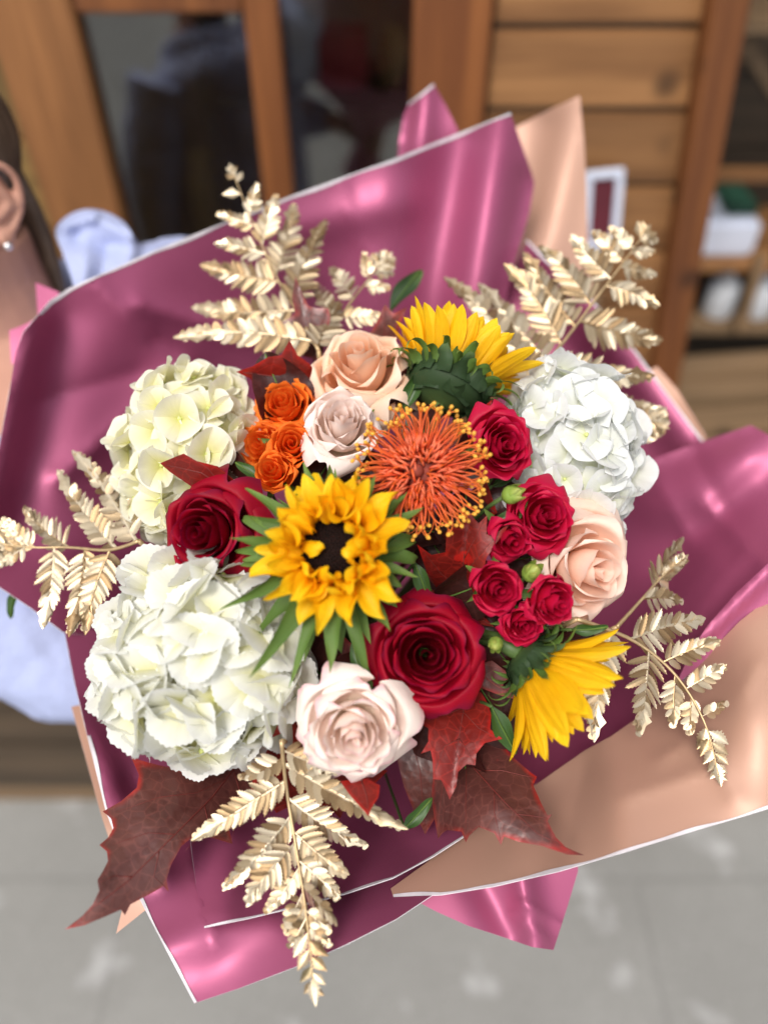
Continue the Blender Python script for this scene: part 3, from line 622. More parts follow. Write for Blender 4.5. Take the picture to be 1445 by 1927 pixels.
def rose(name, label, cat, x, y, R, axis, dz, mat, n=26, seed=0, open_=1.0, ruffle=.02, pointed=.8, tall=1.05, squash=1.0, roll=0.0, sepals=5, group='roses', outer=0, sep_mat='sepal', hole=.035, width=1.0):
    rg = random.Random(seed); d = dome(x, y) - dz; r = R * d / FPX * (1.2 if name == 'spray_rose' else 1.06)
    ax = V(*axis); H = tall
    m = frame(P(x, y, d) - ax * (H * r * .86), ax, V(math.sin(roll), math.cos(roll), 0))
    t = thing(name, label, cat, m, group)
    nu, nv = 15, 13; us = np.linspace(-1, 1, nu); vs_ = np.linspace(0, 1, nv)
    th = rg.uniform(0, 6)
    for k in range(n + outer):
        q = min(k / (n - 1), 1.0); ex = max(0, k - n + 1)
        th += 2.3999 + rg.uniform(-.25, .25)
        rr = hole + (.60 + .06 * rg.uniform(-1, 1)) * q ** .85 * open_ + .03 * ex
        hh = H * (1.0 - .24 * q ** 1.5 - .05 * ex + rg.uniform(-.025, .025) - .04 * max(0, 1 - q * 5))
        W = (2.1 - .90 * q ** .7 + rg.uniform(-.12, .12)) * width
        cr = (0.0 if q < .25 else (q - .25) / .75) ** 1.2 * (.30 + rg.uniform(-.07, .10)) * open_ + .06 * ex
        lip = .02 + .03 * q
        ph = rg.uniform(0, 6); pt = pointed * (.4 + .9 * rg.random()); sk = rg.uniform(-.25, .25); fr = rg.uniform(1.6, 3.0)
        X = np.zeros((nv, nu, 3))
        for j, v in enumerate(vs_):
            s = max(0, (v - .62) / .38)
            prof = (1 - (1 - v) ** 2.4) * (1 + (.16 + .10 * q) * math.sin(math.pi * min(1, v * 1.05)))
            for i, u in enumerate(us):
                au = abs(u)
                top = 1 - (.12 + .16 * q) * au ** 2.4
                w = W * (.42 + .58 * math.sin(min(1, v * 1.25) * math.pi / 2))
                s2 = max(0, (v - .5) / .5); rnd = (1 - .05 * s2) * (1 - q * (1 - math.sqrt(max(0, 1 - .92 * s2 ** 3))))
                a = u * w * rnd
                rad = .05 + (rr - .02) * prof + .035 * u * (1 - .3 * q) * v
                zz = hh * (v ** 1.12) * top
                c = cr * s * s * (.55 + pt * min(1, (au * 1.5 + sk * u)) ** 1.5)
                rad += c * .95 + lip * s ** 3 * (1 - q * .4) * .8
                zz -= c * (.55 + .5 * q) * (1 if q > .3 else .5)
                rf = ruffle * (v ** 3) * (.4 + q)
                zz += rf * math.sin(u * fr * 2 + ph); rad += rf * 1.3 * math.sin(u * fr * 2.7 + ph * 2)
                X[j, i] = (rad * math.cos(th + a) * r, rad * math.sin(th + a) * squash * r, zz * r)
        obj('petal', grid_mesh('petal', X, M[mat]), t)
    # receptacle and sepals
    pr = [(0.0, -.14), (.10, -.12), (.17, -.05), (.19, .03), (.10, .10), (0.0, .12)]
    Z = np.array([[(p[0] * r * math.cos(2 * math.pi * i / 12), p[0] * r * math.sin(2 * math.pi * i / 12), p[1] * r) for i in range(13)] for p in pr])
    obj('hip', grid_mesh('hip', Z, M[sep_mat]), t)
    for k in range(sepals):
        B = blade(r * rg.uniform(.75, 1.15), r * .28, rg.uniform(-.6, .2), rg.uniform(-.9, .4), .35, rg.uniform(-.8, .8), basew=.8, peak=.15, wob=.2, ph=k)
        obj('sepal', grid_mesh('sepal', placed(B, k * 1.2566 + th, .15 * r, .02 * r), M[sep_mat]), t)
    add_stem(t, (0, 0, -.12 * r), .0013 + .015 * r)
    return t

big = 'large roses'
rose('rose', 'dark red rose in front of the left maple leaf, beside the sunflower', 'rose', 370, 1004, 106, (-.26, -.02, .95), .050, 'red_rose', 20, 3, .98, .014, .45, outer=3, hole=.010, group=big)
rose('rose', 'largest dark red rose below the small crimson roses', 'rose', 806, 1234, 114, (.02, .12, 1), .030, 'red_rose', 19, 5, 1.02, .014, .5, squash=.94, outer=4, hole=.010, group=big)
rose('rose', 'peach rose at the top of the bouquet, seen partly from the side', 'rose', 672, 660, 108, (-.12, .50, .85), .040, 'peach', 17, 8, .92, .016, .8, tall=1.25, outer=3, group=big)
rose('rose', 'pale blush rose with ruffled petals below the top peach rose', 'rose', 645, 782, 90, (.10, .42, .9), .044, 'blush', 18, 11, .95, .028, .35, tall=1.25, outer=1, group=big)
rose('rose', 'peach rose at the right, turned outwards beside the hydrangea', 'rose', 1132, 1076, 116, (.40, -.10, .9), .042, 'peach_pale', 15, 14, 1.02, .02, .7, tall=1.1, outer=3, group=big)
rose('rose', 'blush rose with pink rims at the bottom of the bouquet', 'rose', 668, 1394, 104, (.06, -.22, .97), .052, 'blush_pink', 17, 17, 1.02, .03, .5, outer=4, tall=1.1, group=big)
og = 'orange spray roses'
rose('spray_rose', 'topmost orange spray rose, fully open', 'spray rose', 530, 752, 60, (-.1, .35, .93), .014, 'orange', 18, 21, 1.0, .03, .35, group=og, outer=2)
rose('spray_rose', 'leftmost orange spray rose, half hidden by its neighbours', 'spray rose', 484, 836, 54, (-.35, .1, .93), .004, 'orange', 16, 22, 1.0, .03, .35, group=og, outer=1)
rose('spray_rose', 'orange spray rose touching the ruffled blush rose', 'spray rose', 548, 832, 52, (.05, .15, .98), .026, 'orange', 15, 23, .92, .02, .35, tall=1.3, group=og)
rose('spray_rose', 'lowest orange spray rose, just above the sunflower', 'spray rose', 508, 880, 46, (-.15, .2, .96), .022, 'orange', 14, 24, .9, .02, .4, tall=1.3, group=og)
cg = 'crimson spray roses'
rose('spray_rose', 'crimson spray rose beside the pincushion, highest of its group', 'spray rose', 955, 835, 64, (.25, .0, .96), .050, 'crimson', 18, 31, 1.0, .035, .35, group=cg, squash=1.12, outer=1)
rose('spray_rose', 'crimson spray rose in front of the right hydrangea, next to the green bud', 'spray rose', 1032, 968, 64, (.2, .12, .96), .052, 'crimson', 17, 32, 1.0, .03, .4, group=cg, outer=2)
rose('spray_rose', 'closed crimson spray rose bud left of the peach rose', 'spray rose', 968, 1022, 52, (.12, -.22, .95), .040, 'crimson', 9, 33, .72, .015, .5, tall=1.35, group=cg, hole=.03, outer=2, width=1.15)
rose('spray_rose', 'crimson spray rose just right of the folded maple leaf', 'spray rose', 942, 1112, 56, (.12, -.12, .97), .040, 'crimson', 15, 34, .86, .02, .35, tall=1.35, group=cg, outer=1)
rose('spray_rose', 'rightmost lower crimson spray rose under the peach rose', 'spray rose', 1054, 1138, 55, (.4, -.18, .88), .050, 'crimson', 15, 35, .92, .02, .35, tall=1.3, group=cg, outer=1)
rose('spray_rose', 'lowest crimson spray rose above the lower sunflower', 'spray rose', 988, 1180, 48, (.05, -.2, .97), .030, 'crimson', 16, 36, .95, .03, .35, group=cg)

def rose_bud(label, x, y, R, axis, dz, seed):
    rg = random.Random(seed); d = dome(x, y) - dz; r = R * d / FPX
    t = thing('rose_bud', label, 'rose bud', frame(P(x, y, d), V(*axis)), 'green rose buds')
    pr = [(0, -1.0), (.5, -.9), (.88, -.45), (.95, 0), (.78, .5), (.42, .95), (.0, 1.25)]
    Z = np.array([[(p[0] * r * math.cos(2 * math.pi * i / 14), p[0] * r * math.sin(2 * math.pi * i / 14), p[1] * r) for i in range(15)] for p in pr])
    obj('bud_body', grid_mesh('bud_body', Z, M['bud']), t)
    for k in range(5):
        B = blade(r * 2.4, r * 1.0, .9, 1.0, .5, .2, basew=.6, peak=.35); obj('sepal', grid_mesh('sepal', placed(B, k * 1.2566, r * .45, -.95 * r), M['bud']), t)
    add_stem(t, (0, 0, -r), .0014, back=.02)
rose_bud('round green rose bud between the pincushion and the right crimson spray rose', 962, 931, 19, (.75, .25, .6), .052, 1)
rose_bud('pale green bud under the closed crimson spray rose', 1000, 1078, 20, (.3, .5, .8), .030, 2)
rose_bud('green bud below the lowest crimson spray rose', 932, 1212, 15, (-.2, -.3, .9), .022, 3)

# ---- sunflowers
def sunflower(label, x, y, axis, dz, disc_px, rows, bracts, seed, mat, gap=None):
    rg = random.Random(seed); d = dome(x, y) - dz; k = d / FPX; ax = V(*axis)
    t = thing('sunflower', label, 'sunflower', frame(P(x, y, d), ax), 'sunflowers'); R = disc_px * k
    # head: dome above, receptacle below
    pr = [(0, .28), (.35, .25), (.65, .16), (.9, .02), (1.05, -.12), (1.08, -.35), (.85, -.62), (.45, -.78), (.0, -.82)]
    Z = np.array([[(p[0] * R * math.cos(2 * math.pi * i / 24), p[0] * R * math.sin(2 * math.pi * i / 24), p[1] * R) for i in range(25)] for p in pr])
    h = obj('seed_disc', grid_mesh('seed_disc', Z[:5], M['disc']), t); obj('receptacle', grid_mesh('receptacle', Z[4:], M['calyx']), t)
    v = []; f = []
    for i in range(340):                                    # the tiny dark florets of the disc
        q = math.sqrt((i + .5) / 340); a = i * 2.39996; rr = q * .98 * R; zz = R * (.28 - .26 * q * q); s = R * .035 * (1 + .4 * q); b = len(v)
        for w in range(4): v.append((rr * math.cos(a) + s * math.cos(w * 1.571), rr * math.sin(a) + s * math.sin(w * 1.571), zz - s * .5))
        v.append((rr * math.cos(a), rr * math.sin(a), zz + s * 1.9)); f += [(b + w, b + (w + 1) % 4, b + 4) for w in range(4)]
    tag(obj('disc_florets', mesh_of('disc_florets', v, f, M['disc'], smooth=False), h), kind='stuff')
    for (n, L, W, a0, a1, r0, z0, jit, crl) in rows:
        for i in range(n):
            a = 2 * math.pi * (i + rg.uniform(-.3, .3)) / n + n
            B = blade(L * k * rg.uniform(.86, 1.1), W * k * rg.uniform(.85, 1.15), a0 + rg.uniform(-.2, .2) * jit, a1 + rg.uniform(-.6, .6) * jit, rg.uniform(.1, .5 + .3 * max(0, jit - .6)), rg.uniform(-.5, .5) * jit, 9, 13,
                      tipp=rg.uniform(.05, .4), basew=.4, ridge=.07, curl=crl * rg.uniform(-.6, 1.3), wob=.25 * jit, ph=rg.uniform(0, 6), peak=rg.uniform(.4, .55))
            obj('petal', grid_mesh('petal', placed(B, a, r0 * R, z0 * R), M[mat]), t)
    for (n, L, W, a0, a1, r0, z0, mt) in bracts:
        for i in range(n):
            a = (2 * math.pi * (i + rg.uniform(-.35, .35)) / n + .3 * n) % (2 * math.pi); sh_ = 1.0
            if gap and not gap[0] < (a + math.pi / 2) % (2 * math.pi) < gap[1]: sh_ = .62
            B = blade(L * k * sh_ * rg.uniform(.7, 1.2), W * k * rg.uniform(.8, 1.2), a0 + rg.uniform(-.25, .25), a1 + rg.uniform(-.7, .7), rg.uniform(.1, .5), rg.uniform(-.7, .7), 7, 13, tipp=-.15, basew=.75, ridge=.06, curl=rg.uniform(-1.6, 1.2), wob=.5, ph=rg.uniform(0, 6), peak=.22)
            obj('bract', grid_mesh('bract', placed(B, a, r0 * R, z0 * R), M[mt]), t)
    add_stem(t, (0, 0, -.7 * R), .0055)
    return t
sunflower('open sunflower with dark centre at the heart of the bouquet', 632, 1036, (-.04, .16, .98), .038, 66,
    [(16, 104, 46, .92, -.45, 1.0, -.10, 2.0, -.5), (17, 104, 44, 1.15, -.60, 1.0, -.02, 2.3, .4), (16, 90, 40, 1.40, -.60, .98, .04, 2.5, 1.6), (5, 66, 34, 1.5, .1, .98, .06, 2.0, 1.6)],
    [(22, 190, 40, .25, -.55, 1.0, -.35, 'sepal'), (22, 160, 36, .10, -.5, .95, -.5, 'sepal')], 47, 'sun_petal', gap=(2.5, 5.2))
sunflower('upper sunflower facing away behind the pincushion, its green back towards us', 844, 716, (.34, .80, -.30), .012, 70,
    [(24, 112, 38, .98, -.15, 1.0, -.05, .7, -.1), (24, 106, 36, 1.1, -.1, .97, .05, .8, .1), (16, 92, 34, 1.2, .0, .92, .05, .8, .1)],
    [(26, 84, 20, 1.35, -2.6, 1.06, -.20, 'sepal'), (14, 60, 40, 1.5, -.5, 1.10, -.42, 'calyx'), (11, 62, 48, 1.05, .35, .72, -.74, 'calyx')], 42, 'sun_petal_lemon')
sunflower('lower right sunflower seen from the side with petals pointing down', 1000, 1250, (.74, -.66, .04), .016, 42,
    [(20, 146, 52, .74, -.1, 1.0, -.05, .5, .1), (20, 136, 50, .9, -.05, .97, .05, .45, .1), (14, 122, 44, 1.05, .0, .92, .05, .5, .1)],
    [(18, 84, 18, .9, -2.0, 1.0, -.3, 'sepal'), (14, 56, 22, 1.0, -.8, 1.0, -.6, 'calyx')], 43, 'sun_petal_lemon')

# ---- pincushion protea
def protea():
    x, y = 792, 888; d = dome(x, y) - .040; k = d / FPX; rg = random.Random(5)
    t = thing('pincushion_protea', 'orange pincushion protea with yellow tipped styles in the middle of the bouquet', 'protea', frame(P(x, y, d), V(-.05, .02, 1)))
    pr = [(0, 26), (14, 25), (30, 20), (46, 6), (52, -14), (44, -36), (22, -50), (0, -54)]
    Z = np.array([[(p[0] * k * math.cos(2 * math.pi * i / 24), p[0] * k * math.sin(2 * math.pi * i / 24), p[1] * k) for i in range(25)] for p in pr])
    obj('flower_head', grid_mesh('flower_head', Z, M['protea_eye']), t)
    Z = np.array([[(p[0] * k * math.cos(2 * math.pi * i / 14) - 8 * k, p[0] * k * math.sin(2 * math.pi * i / 14), p[1] * k) for i in range(15)] for p in [(0, 44), (7, 43), (12, 38), (14, 28), (14, 15)]])
    obj('centre_boss', grid_mesh('centre_boss', Z, M['protea_eye']), t)
    tip = grid_mesh('pollen_tip', np.array([[(p[0] * math.cos(2 * math.pi * i / 8), p[0] * math.sin(2 * math.pi * i / 8), p[1]) for i in range(9)] for p in [(0, -.2), (.55, 0), (.85, .5), (.95, 1.0), (.75, 1.55), (.3, 1.85), (0, 1.9)]]), M['pollen'])
    for i in range(185):                                   # open styles sweeping outwards
        a = i * 2.39996 + rg.uniform(-.08, .08); Ro = (96 + 30 * rg.random() ** .7) * k
        lay = rg.random(); s0 = Vector(((44 - 14 * lay) * k, 0, (2 + 20 * lay) * k)); zt = (-40 + 84 * lay) * k
        p = bez(s0, (62 * k, 0, 34 * k + zt * .5), (Ro * .92, 0, zt + 4 * k), (Ro, 0, zt + 22 * k), 11)
        R = Matrix.Rotation(a, 3, 'Z'); bend = rg.uniform(-.30, .30)
        p = [Matrix.Rotation(bend * (j / 10) ** 2, 3, 'Z') @ (R @ v) for j, v in enumerate(p)]
        so = obj('style', tube('style', p, [2.1 * k * (1 - .35 * j / 10) for j in range(11)], M['style'], 5), t)
        dr = (p[-1] - p[-2]).normalized()
        obj('pollen_tip', tip, so, frame(p[-1] - dr * k, dr, Vector((.3, .4, .8))) @ Matrix.Diagonal((4.1 * k, 4.1 * k, 4.9 * k, 1)))
    for i in range(250):                                   # hooked styles of the middle, still looped
        q = ((i + .5) / 250) ** .55; a = i * 2.39996; r0 = (17 + 42 * q) * k; z0 = (24 - 20 * q * q) * k
        h = rg.uniform(14, 24) * k; w = rg.uniform(9, 16) * k * (1 if rg.random() < .8 else -1); sw = rg.uniform(-.7, .7)
        pts = [Vector((r0 - w * .2, 0, z0 - 6 * k)), Vector((r0, 0, z0 + h * .7)), Vector((r0 + w * .6, 0, z0 + h * 1.15)), Vector((r0 + w * 1.5, 0, z0 + h * .95)), Vector((r0 + w * 1.75, 0, z0 + h * .35)), Vector((r0 + w * 1.25, 0, z0 - 2 * k))]
        R = Matrix.Rotation(a + rg.uniform(-.3, .3), 3, 'Z'); c0 = pts[0]
        pts = [R @ (c0 + Matrix.Rotation(sw, 3, 'Z') @ (v - c0)) for v in pts]
        obj('looped_style', tube('looped_style', catmull(pts, 12), [2.6 * k * (1 - .25 * j / 11) for j in range(12)], M['style_pink' if rg.random() < .6 else 'style'], 5), t)
    add_stem(t, (0, 0, -50 * k), .005)
protea()

# ---- hydrangeas
def hyd_petal(seed, teeth):
    rg = random.Random(seed); nph, nr = 29, 7; X = np.zeros((nr, nph, 3)); c1 = rg.uniform(-.40, .35); c2 = rg.uniform(-.30, .30); ph = rg.uniform(0, 6); tw = rg.uniform(-.22, .22); asy = rg.uniform(-.12, .12)
    for j in range(nr):
        rho = j / (nr - 1)
        for i in range(nph):
            f = -1 + 2 * i / (nph - 1); phi = f * 1.02
            er = (.62 + .38 * math.cos(phi * .95) ** 1.2) * (1 + asy * f)
            if teeth: er *= 1 + (.018 * (1 if i % 2 else -1) + .020 * math.sin(f * 11 + ph)) * rho ** 4
            else: er *= 1 + .02 * math.sin(f * 7 + ph) * rho ** 3
            r = rho * er; px = r * math.sin(phi); py = r * math.cos(phi)
            z = c1 * rho ** 2 * .55 + c2 * px * abs(px) * .6 + tw * px * py + .045 * rho ** 3 * math.sin(f * 5 + ph) + .010 * rho ** 2 * math.sin(f * 13 + ph)
            X[j, i] = (px, py, z)
    return X
def hydrangea(label, x, y, rx, ry, rz, dz, n, fl, mat, teeth, seed, lean=(0, 0, 1), skip=.35, bumps=()):
    rg = random.Random(seed); d = dome(x, y) - dz; k = d / FPX
    c = P(x, y, d) ; t = thing('hydrangea', label, 'hydrangea', frame(c - BACK * rz * k * .3, V(*lean)), 'white hydrangea heads')
    meshes = [grid_mesh('petal', hyd_petal(seed * 50 + s, teeth), M[mat]) for s in range(12)]
    ey = grid_mesh('eye', np.array([[(p[0] * math.cos(2 * math.pi * i / 8), p[0] * math.sin(2 * math.pi * i / 8), p[1]) for i in range(9)] for p in [(0, -1), (.7, -.7), (1, 0), (.7, .7), (0, 1)]]), M['eye'])
    N = int(n / (1 - skip)); full = []
    # a core of pale pedicels under the florets
    pc = [(math.sin(a), -math.cos(a)) for a in np.linspace(0, math.pi, 12)]
    Z = np.array([[(p[0] * rx * .66 * k * math.cos(2 * math.pi * i / 20), p[0] * ry * .66 * k * math.sin(2 * math.pi * i / 20), p[1] * rz * .62 * k) for i in range(21)] for p in pc])
    obj('core', grid_mesh('core', Z, M['bud']), t)
    for i in range(N):
        z = 1 - 2 * (i + .5) / N
        if z < -1 + 2 * skip: continue
        a = i * 2.39996 + rg.uniform(-.12, .12); s = math.sqrt(1 - z * z)
        nrm = Vector((s * math.cos(a), s * math.sin(a), z)); e = 1 + rg.uniform(-.17, .06)
        pos = Vector((nrm.x * rx * k * e, nrm.y * ry * k * e, nrm.z * rz * k * e))
        for (bx, by, ba) in bumps:
            q = (nrm - Vector((bx, by, math.sqrt(max(0, 1 - bx * bx - by * by))))).length; pos *= 1 + ba * math.exp(-(q / .45) ** 2)
        nn = (Vector((nrm.x / rx, nrm.y / ry, nrm.z / rz)).normalized() + Vector((rg.uniform(-1, 1), rg.uniform(-1, 1), rg.uniform(-1, 1))) * .46).normalized()
        fm = frame(pos - nn * .10 * fl * k, nn, Vector((rg.uniform(-1, 1), rg.uniform(-1, 1), rg.uniform(-1, 1))).normalized())
        sz = fl * k * .5 * rg.uniform(.82, 1.2)
        st = tube('floret', bez((0, 0, -sz * .9), (0, 0, -sz * .6), (0, 0, -sz * .3), (0, 0, sz * .02), 4), sz * .06, M['eye'], 5)
        fo = obj('floret', st, t, fm); cupv = rg.uniform(-.05, .75)
        obj('eye', ey, fo, Matrix.Diagonal((sz * .085,) * 3 + (1,)) @ Matrix.Translation((0, 0, .9)))
        for q in range(4):
            pm = Matrix.Rotation(q * math.pi / 2 + rg.uniform(-.14, .14), 4, 'Z') @ Matrix.Translation((0, 0, sz * .02 * (q % 2))) @ Matrix.Rotation(cupv + rg.uniform(-.22, .22), 4, 'X') @ Matrix.Rotation(rg.uniform(-.15, .15), 4, 'Y') @ Matrix.Diagonal((sz * 1.12 * rg.uniform(.9, 1.1), sz * 1.05 * rg.uniform(.92, 1.1), sz, 1))
            obj('petal', meshes[rg.randrange(12)], fo, pm)
    add_stem(t, (0, 0, -rz * k * .6), .004)
hydrangea('creamy white hydrangea at the upper left behind the dark red rose', 358, 858, 132, 166, 118, -.006, 92, 90, 'hyd_cream', False, 3, (-.25, .18, 1), .36, [(.3, .7, .08)])
hydrangea('biggest white hydrangea with frilled petals at the lower left', 376, 1250, 188, 182, 130, .024, 74, 140, 'hyd', True, 4, (-.10, -.08, 1), .36)
hydrangea('cool white hydrangea on the right behind the crimson spray roses', 1076, 860, 122, 170, 108, .012, 92, 90, 'hyd_cool', False, 5, (.25, .1, 1), .36, [(-.25, .75, .10)])

# ---- painted ferns
def pinnule(seed):
    rg = random.Random(seed); nv = 16; X = np.zeros((nv, 5, 3)); sk = rg.uniform(.04, .16); cu = rg.uniform(-.16, .06)
    for j in range(nv):
        s = j / (nv - 1); w = .25 * (.45 + .55 * math.sin(min(1, s / .3) * math.pi / 2) if s < .3 else max(0, 1 - ((s - .3) / .7) ** 2.6) ** .7)
        if 2 < j < nv - 1: w *= 1 + (.20 if j % 2 else -.16) * (.3 + s)
        for i in range(5):
            u = -1 + i / 2; X[j, i] = (u * w + sk * s * s, s - (.05 if j % 2 == 0 else 0) * abs(u) * s, cu * s * s + .10 * w * abs(u) - .012 * (1 - abs(u)))
    return X
PINN = [grid_mesh('pinnule', pinnule(s), M['gold']) for s in range(8)]
def pinna_blade(L, W, st=.45):
    """the pinna's midrib with its toothed end, along +y"""
    nv = 17; X = np.zeros((nv, 5, 3))
    for j in range(nv):
        s = j / (nv - 1)
        pk = st + (1 - st) * .4; w = .018 if s < st else W * .5 * ((s - st) / (pk - st) if s < pk else 1 - ((s - pk) / (1 - pk)) ** 1.4) / L
        w = max(w, .006 if s > .98 else .018)
        if s > st and j < nv - 1: w *= 1.22 if j % 2 else .78
        for i in range(5):
            u = -1 + i / 2; X[j, i] = (u * w * L, s * L, (.35 * w * abs(u) * L if s > st else -.5 * w * abs(u) * L + .0003))
    return X
def fern(label, rachis, pinnae, seed, dz=0.0, pw=34, nrm=(0, 0, 1), slope=0.0, tipw=30):
    """rachis: picture points from base to tip; pinnae: (share along the rachis, x, y of the tip)"""
    rg = random.Random(seed); n3 = V(*nrm)
    def pt(x, y, extra=0): return P(x, y, min(dome(x, y), D(y) + .035) - dz + extra)
    b = rachis[0]; o = pt(*b)
    t = thing('gold_fern_frond', label, 'fern', Matrix.Translation(o), 'gold painted fern fronds')
    rc = catmull([pt(x, y) for x, y in rachis], 24)
    obj('rachis', tube('rachis', [p - o for p in rc], [.0016 * (1 - .75 * i / 23) for i in range(24)], M['gold_stem'], 6), t)
    add_stem(t, (0, 0, 0), .0017, 'gold_stem', .02)
    L0 = (rc[-1] - rc[0]).length
    plist = list(pinnae)
    last = max(p[0] for p in pinnae); lp = [p for p in pinnae if p[0] == last][0]; L1 = (pt(lp[1], lp[2]) - rc[int(last * 23)]).length
    for s0 in np.arange(last + .045, .975, .045):            # small pinnae to the tip
        plist += [(s0, None, 1), (s0 + .02, None, -1)]
    for (s, x, y) in plist:
        i = min(int(s * 23), 22); A = rc[i].lerp(rc[i + 1], s * 23 - i); tan = (rc[i + 1] - rc[max(i - 1, 0)]).normalized()
        if x is None:
            side = tan.cross(n3).normalized() * y; L = .006 + (L1 * .9 - .006) * max(0, (1 - s) / (1 - last)); B = A + (tan * .75 + side * .66).normalized() * L
        else: B = pt(x, y, rg.uniform(-.012, .008))
        ydir = (B - A); L = ydir.length; ydir.normalize(); nj = (n3 + Vector((rg.uniform(-1, 1), rg.uniform(-1, 1), rg.uniform(-1, 1))) * .28).normalized()
        xd = ydir.cross(nj).normalized(); zd = xd.cross(ydir)
        m = Matrix((xd, ydir, zd)).transposed().to_4x4(); m.translation = A - o
        k = dome(*b) / FPX; W = min(pw * k * 2.1, L * .50); bow = rg.uniform(-.10, .10); drop = rg.uniform(-.16, .02)
        small = L < .017; X = pinna_blade(L, L * .55 if small else W * .40, .04 if small else .66)
        X[..., 2] += drop * (X[..., 1] / L) ** 2 * L; X[..., 0] += bow * np.sin(X[..., 1] / L * math.pi) * L * .5
        po = obj('pinna', grid_mesh('pinna', X, M['gold']), t, m)
        step = max(12.5 * k, L / 15); q = step * .6; j = 0
        while q < L * .94 and not small:
            u = q / L; ln = W * .70 * (1 - u ** 1.25) ** .9 * (.75 + .25 * min(1, u * 6)) + .0016
            for sd in (-1, 1):
                l2 = ln * rg.uniform(.88, 1.1); ang = sd * -(.98 - .42 * u + rg.uniform(-.08, .08))
                mm = Matrix.Translation((bow * math.sin(u * math.pi) * L * .5, q + (step * .35 if sd > 0 else 0), drop * u * u * L)) @ Matrix.Rotation(ang, 4, 'Z') @ Matrix.Rotation(rg.uniform(-.28, .28), 4, 'Y') @ Matrix.Rotation(rg.uniform(-.28, .06), 4, 'X') @ Matrix.Diagonal((max(step * 1.95, l2 * .50), l2, l2, 1))
                obj('pinnule', PINN[rg.randrange(8)], po, mm)
            q += step; j += 1
    te = (rc[-1] - rc[-3]).normalized(); xd = te.cross(n3).normalized(); mt = Matrix((xd, te, xd.cross(te))).transposed().to_4x4(); mt.translation = rc[-1] - te * .010 - o
    obj('pinna', grid_mesh('pinna', pinna_blade(.016, .007, .04), M['gold']), t, mt)
    return t
fern('gold fern rising at the upper left against the mauve sheet', [(600, 660), (560, 590), (525, 530), (480, 430), (436, 318)],
     [(.02, 640, 560), (.08, 325, 634), (.28, 350, 570), (.33, 614, 412), (.50, 376, 498), (.54, 552, 378), (.64, 402, 455), (.68, 516, 362), (.76, 408, 405), (.80, 484, 345), (.88, 418, 365)], 51, .004, 36)
fern('small gold fern behind the top peach rose', [(610, 680), (640, 600), (690, 530), (730, 484)],
     [(.25, 575, 520), (.35, 720, 590), (.5, 618, 500), (.62, 735, 540), (.7, 685, 478)], 52, -.004, 24)
fern('large gold fern at the upper right spreading over the paper', [(1000, 720), (1070, 630), (1130, 550), (1175, 490), (1217, 432)],
     [(.02, 836, 508), (.10, 1240, 705), (.12, 900, 520), (.20, 948, 494), (.33, 1252, 640), (.30, 985, 470), (.42, 1020, 452), (.55, 1242, 575), (.60, 1074, 438), (.70, 1232, 515), (.74, 1112, 432), (.80, 1232, 470), (.84, 1150, 428)], 53, .006, 38)
fern('short gold fern tip poking out right of the hydrangea', [(1130, 740), (1180, 775), (1246, 802)], [(.3, 1240, 765), (.45, 1160, 822), (.55, 1250, 780)], 54, -.012, 20)
fern('gold fern reaching out at the far left beside the hydrangeas', [(262, 1018), (205, 1035), (130, 1030), (60, 1030), (-12, 1022)],
     [(.04, 133, 845), (.20, 98, 880), (.24, 160, 1195), (.40, 132, 1200), (.50, 42, 955), (.60, 76, 1182), (.72, 0, 985)], 55, .006, 31)
fern('gold fern pointing straight down at the bottom of the bouquet', [(530, 1395), (540, 1490), (558, 1600), (576, 1720), (592, 1872)],
     [(.06, 640, 1450), (.10, 450, 1470), (.13, 768, 1558), (.20, 360, 1582), (.28, 690, 1600), (.36, 424, 1680), (.42, 656, 1648), (.47, 465, 1706), (.54, 640, 1692), (.57, 500, 1716), (.64, 628, 1740), (.67, 535, 1752)], 56, .034, 30)
fern('gold fern curving over the rose gold sheet at the lower right', [(1085, 1165), (1190, 1205), (1270, 1270), (1325, 1360), (1352, 1462)],
     [(.16, 1126, 1398), (.24, 1332, 1163), (.34, 1212, 1384), (.42, 1358, 1205), (.50, 1268, 1368), (.58, 1368, 1250), (.62, 1300, 1385), (.72, 1368, 1322)], 57, .034, 36)
fern('darker gold fern standing between the right peach rose and the mauve wing', [(1160, 1180), (1205, 1130), (1245, 1085), (1284, 1052)], [(.35, 1290, 1130), (.5, 1286, 1012), (.6, 1260, 1110)], 58, .012, 28)

# ---- leaves filling the gaps
def filler(name, label, x, y, L, ang, dz, mat, seed, W=.34, grp='green leaves among the flowers'):
    rg = random.Random(seed); d = dome(x, y) - dz; k = d / FPX; dr = V(math.cos(ang), math.sin(ang), rg.uniform(-.2, .35))
    zz = (V(rg.uniform(-.3, .3), rg.uniform(-.3, .3), 1)); xd = dr.cross(zz).normalized(); zz = xd.cross(dr)
    m = Matrix((xd, dr, zz)).transposed().to_4x4(); m.translation = P(x, y, d)
    t = thing(name, label, 'leaf', m, grp)
    b = obj('blade', grid_mesh('blade', blade(L * k, L * W * k, .25, -.7, .45, rg.uniform(-.3, .3), 9, 15, tipp=.2, basew=.12, ridge=.03, wob=.4, ph=seed, peak=.38), M[mat]), t)
    obj('midrib', tube('midrib', [(0, math.cos(.25 - .35 * s) * s * L * k, math.sin(.25 - .35 * s) * s * L * k + .0005) for s in np.linspace(0, .95, 8)], .0006, M['sepal'], 5), b)
    add_stem(t, (0, 0, 0), .0011, back=.01)
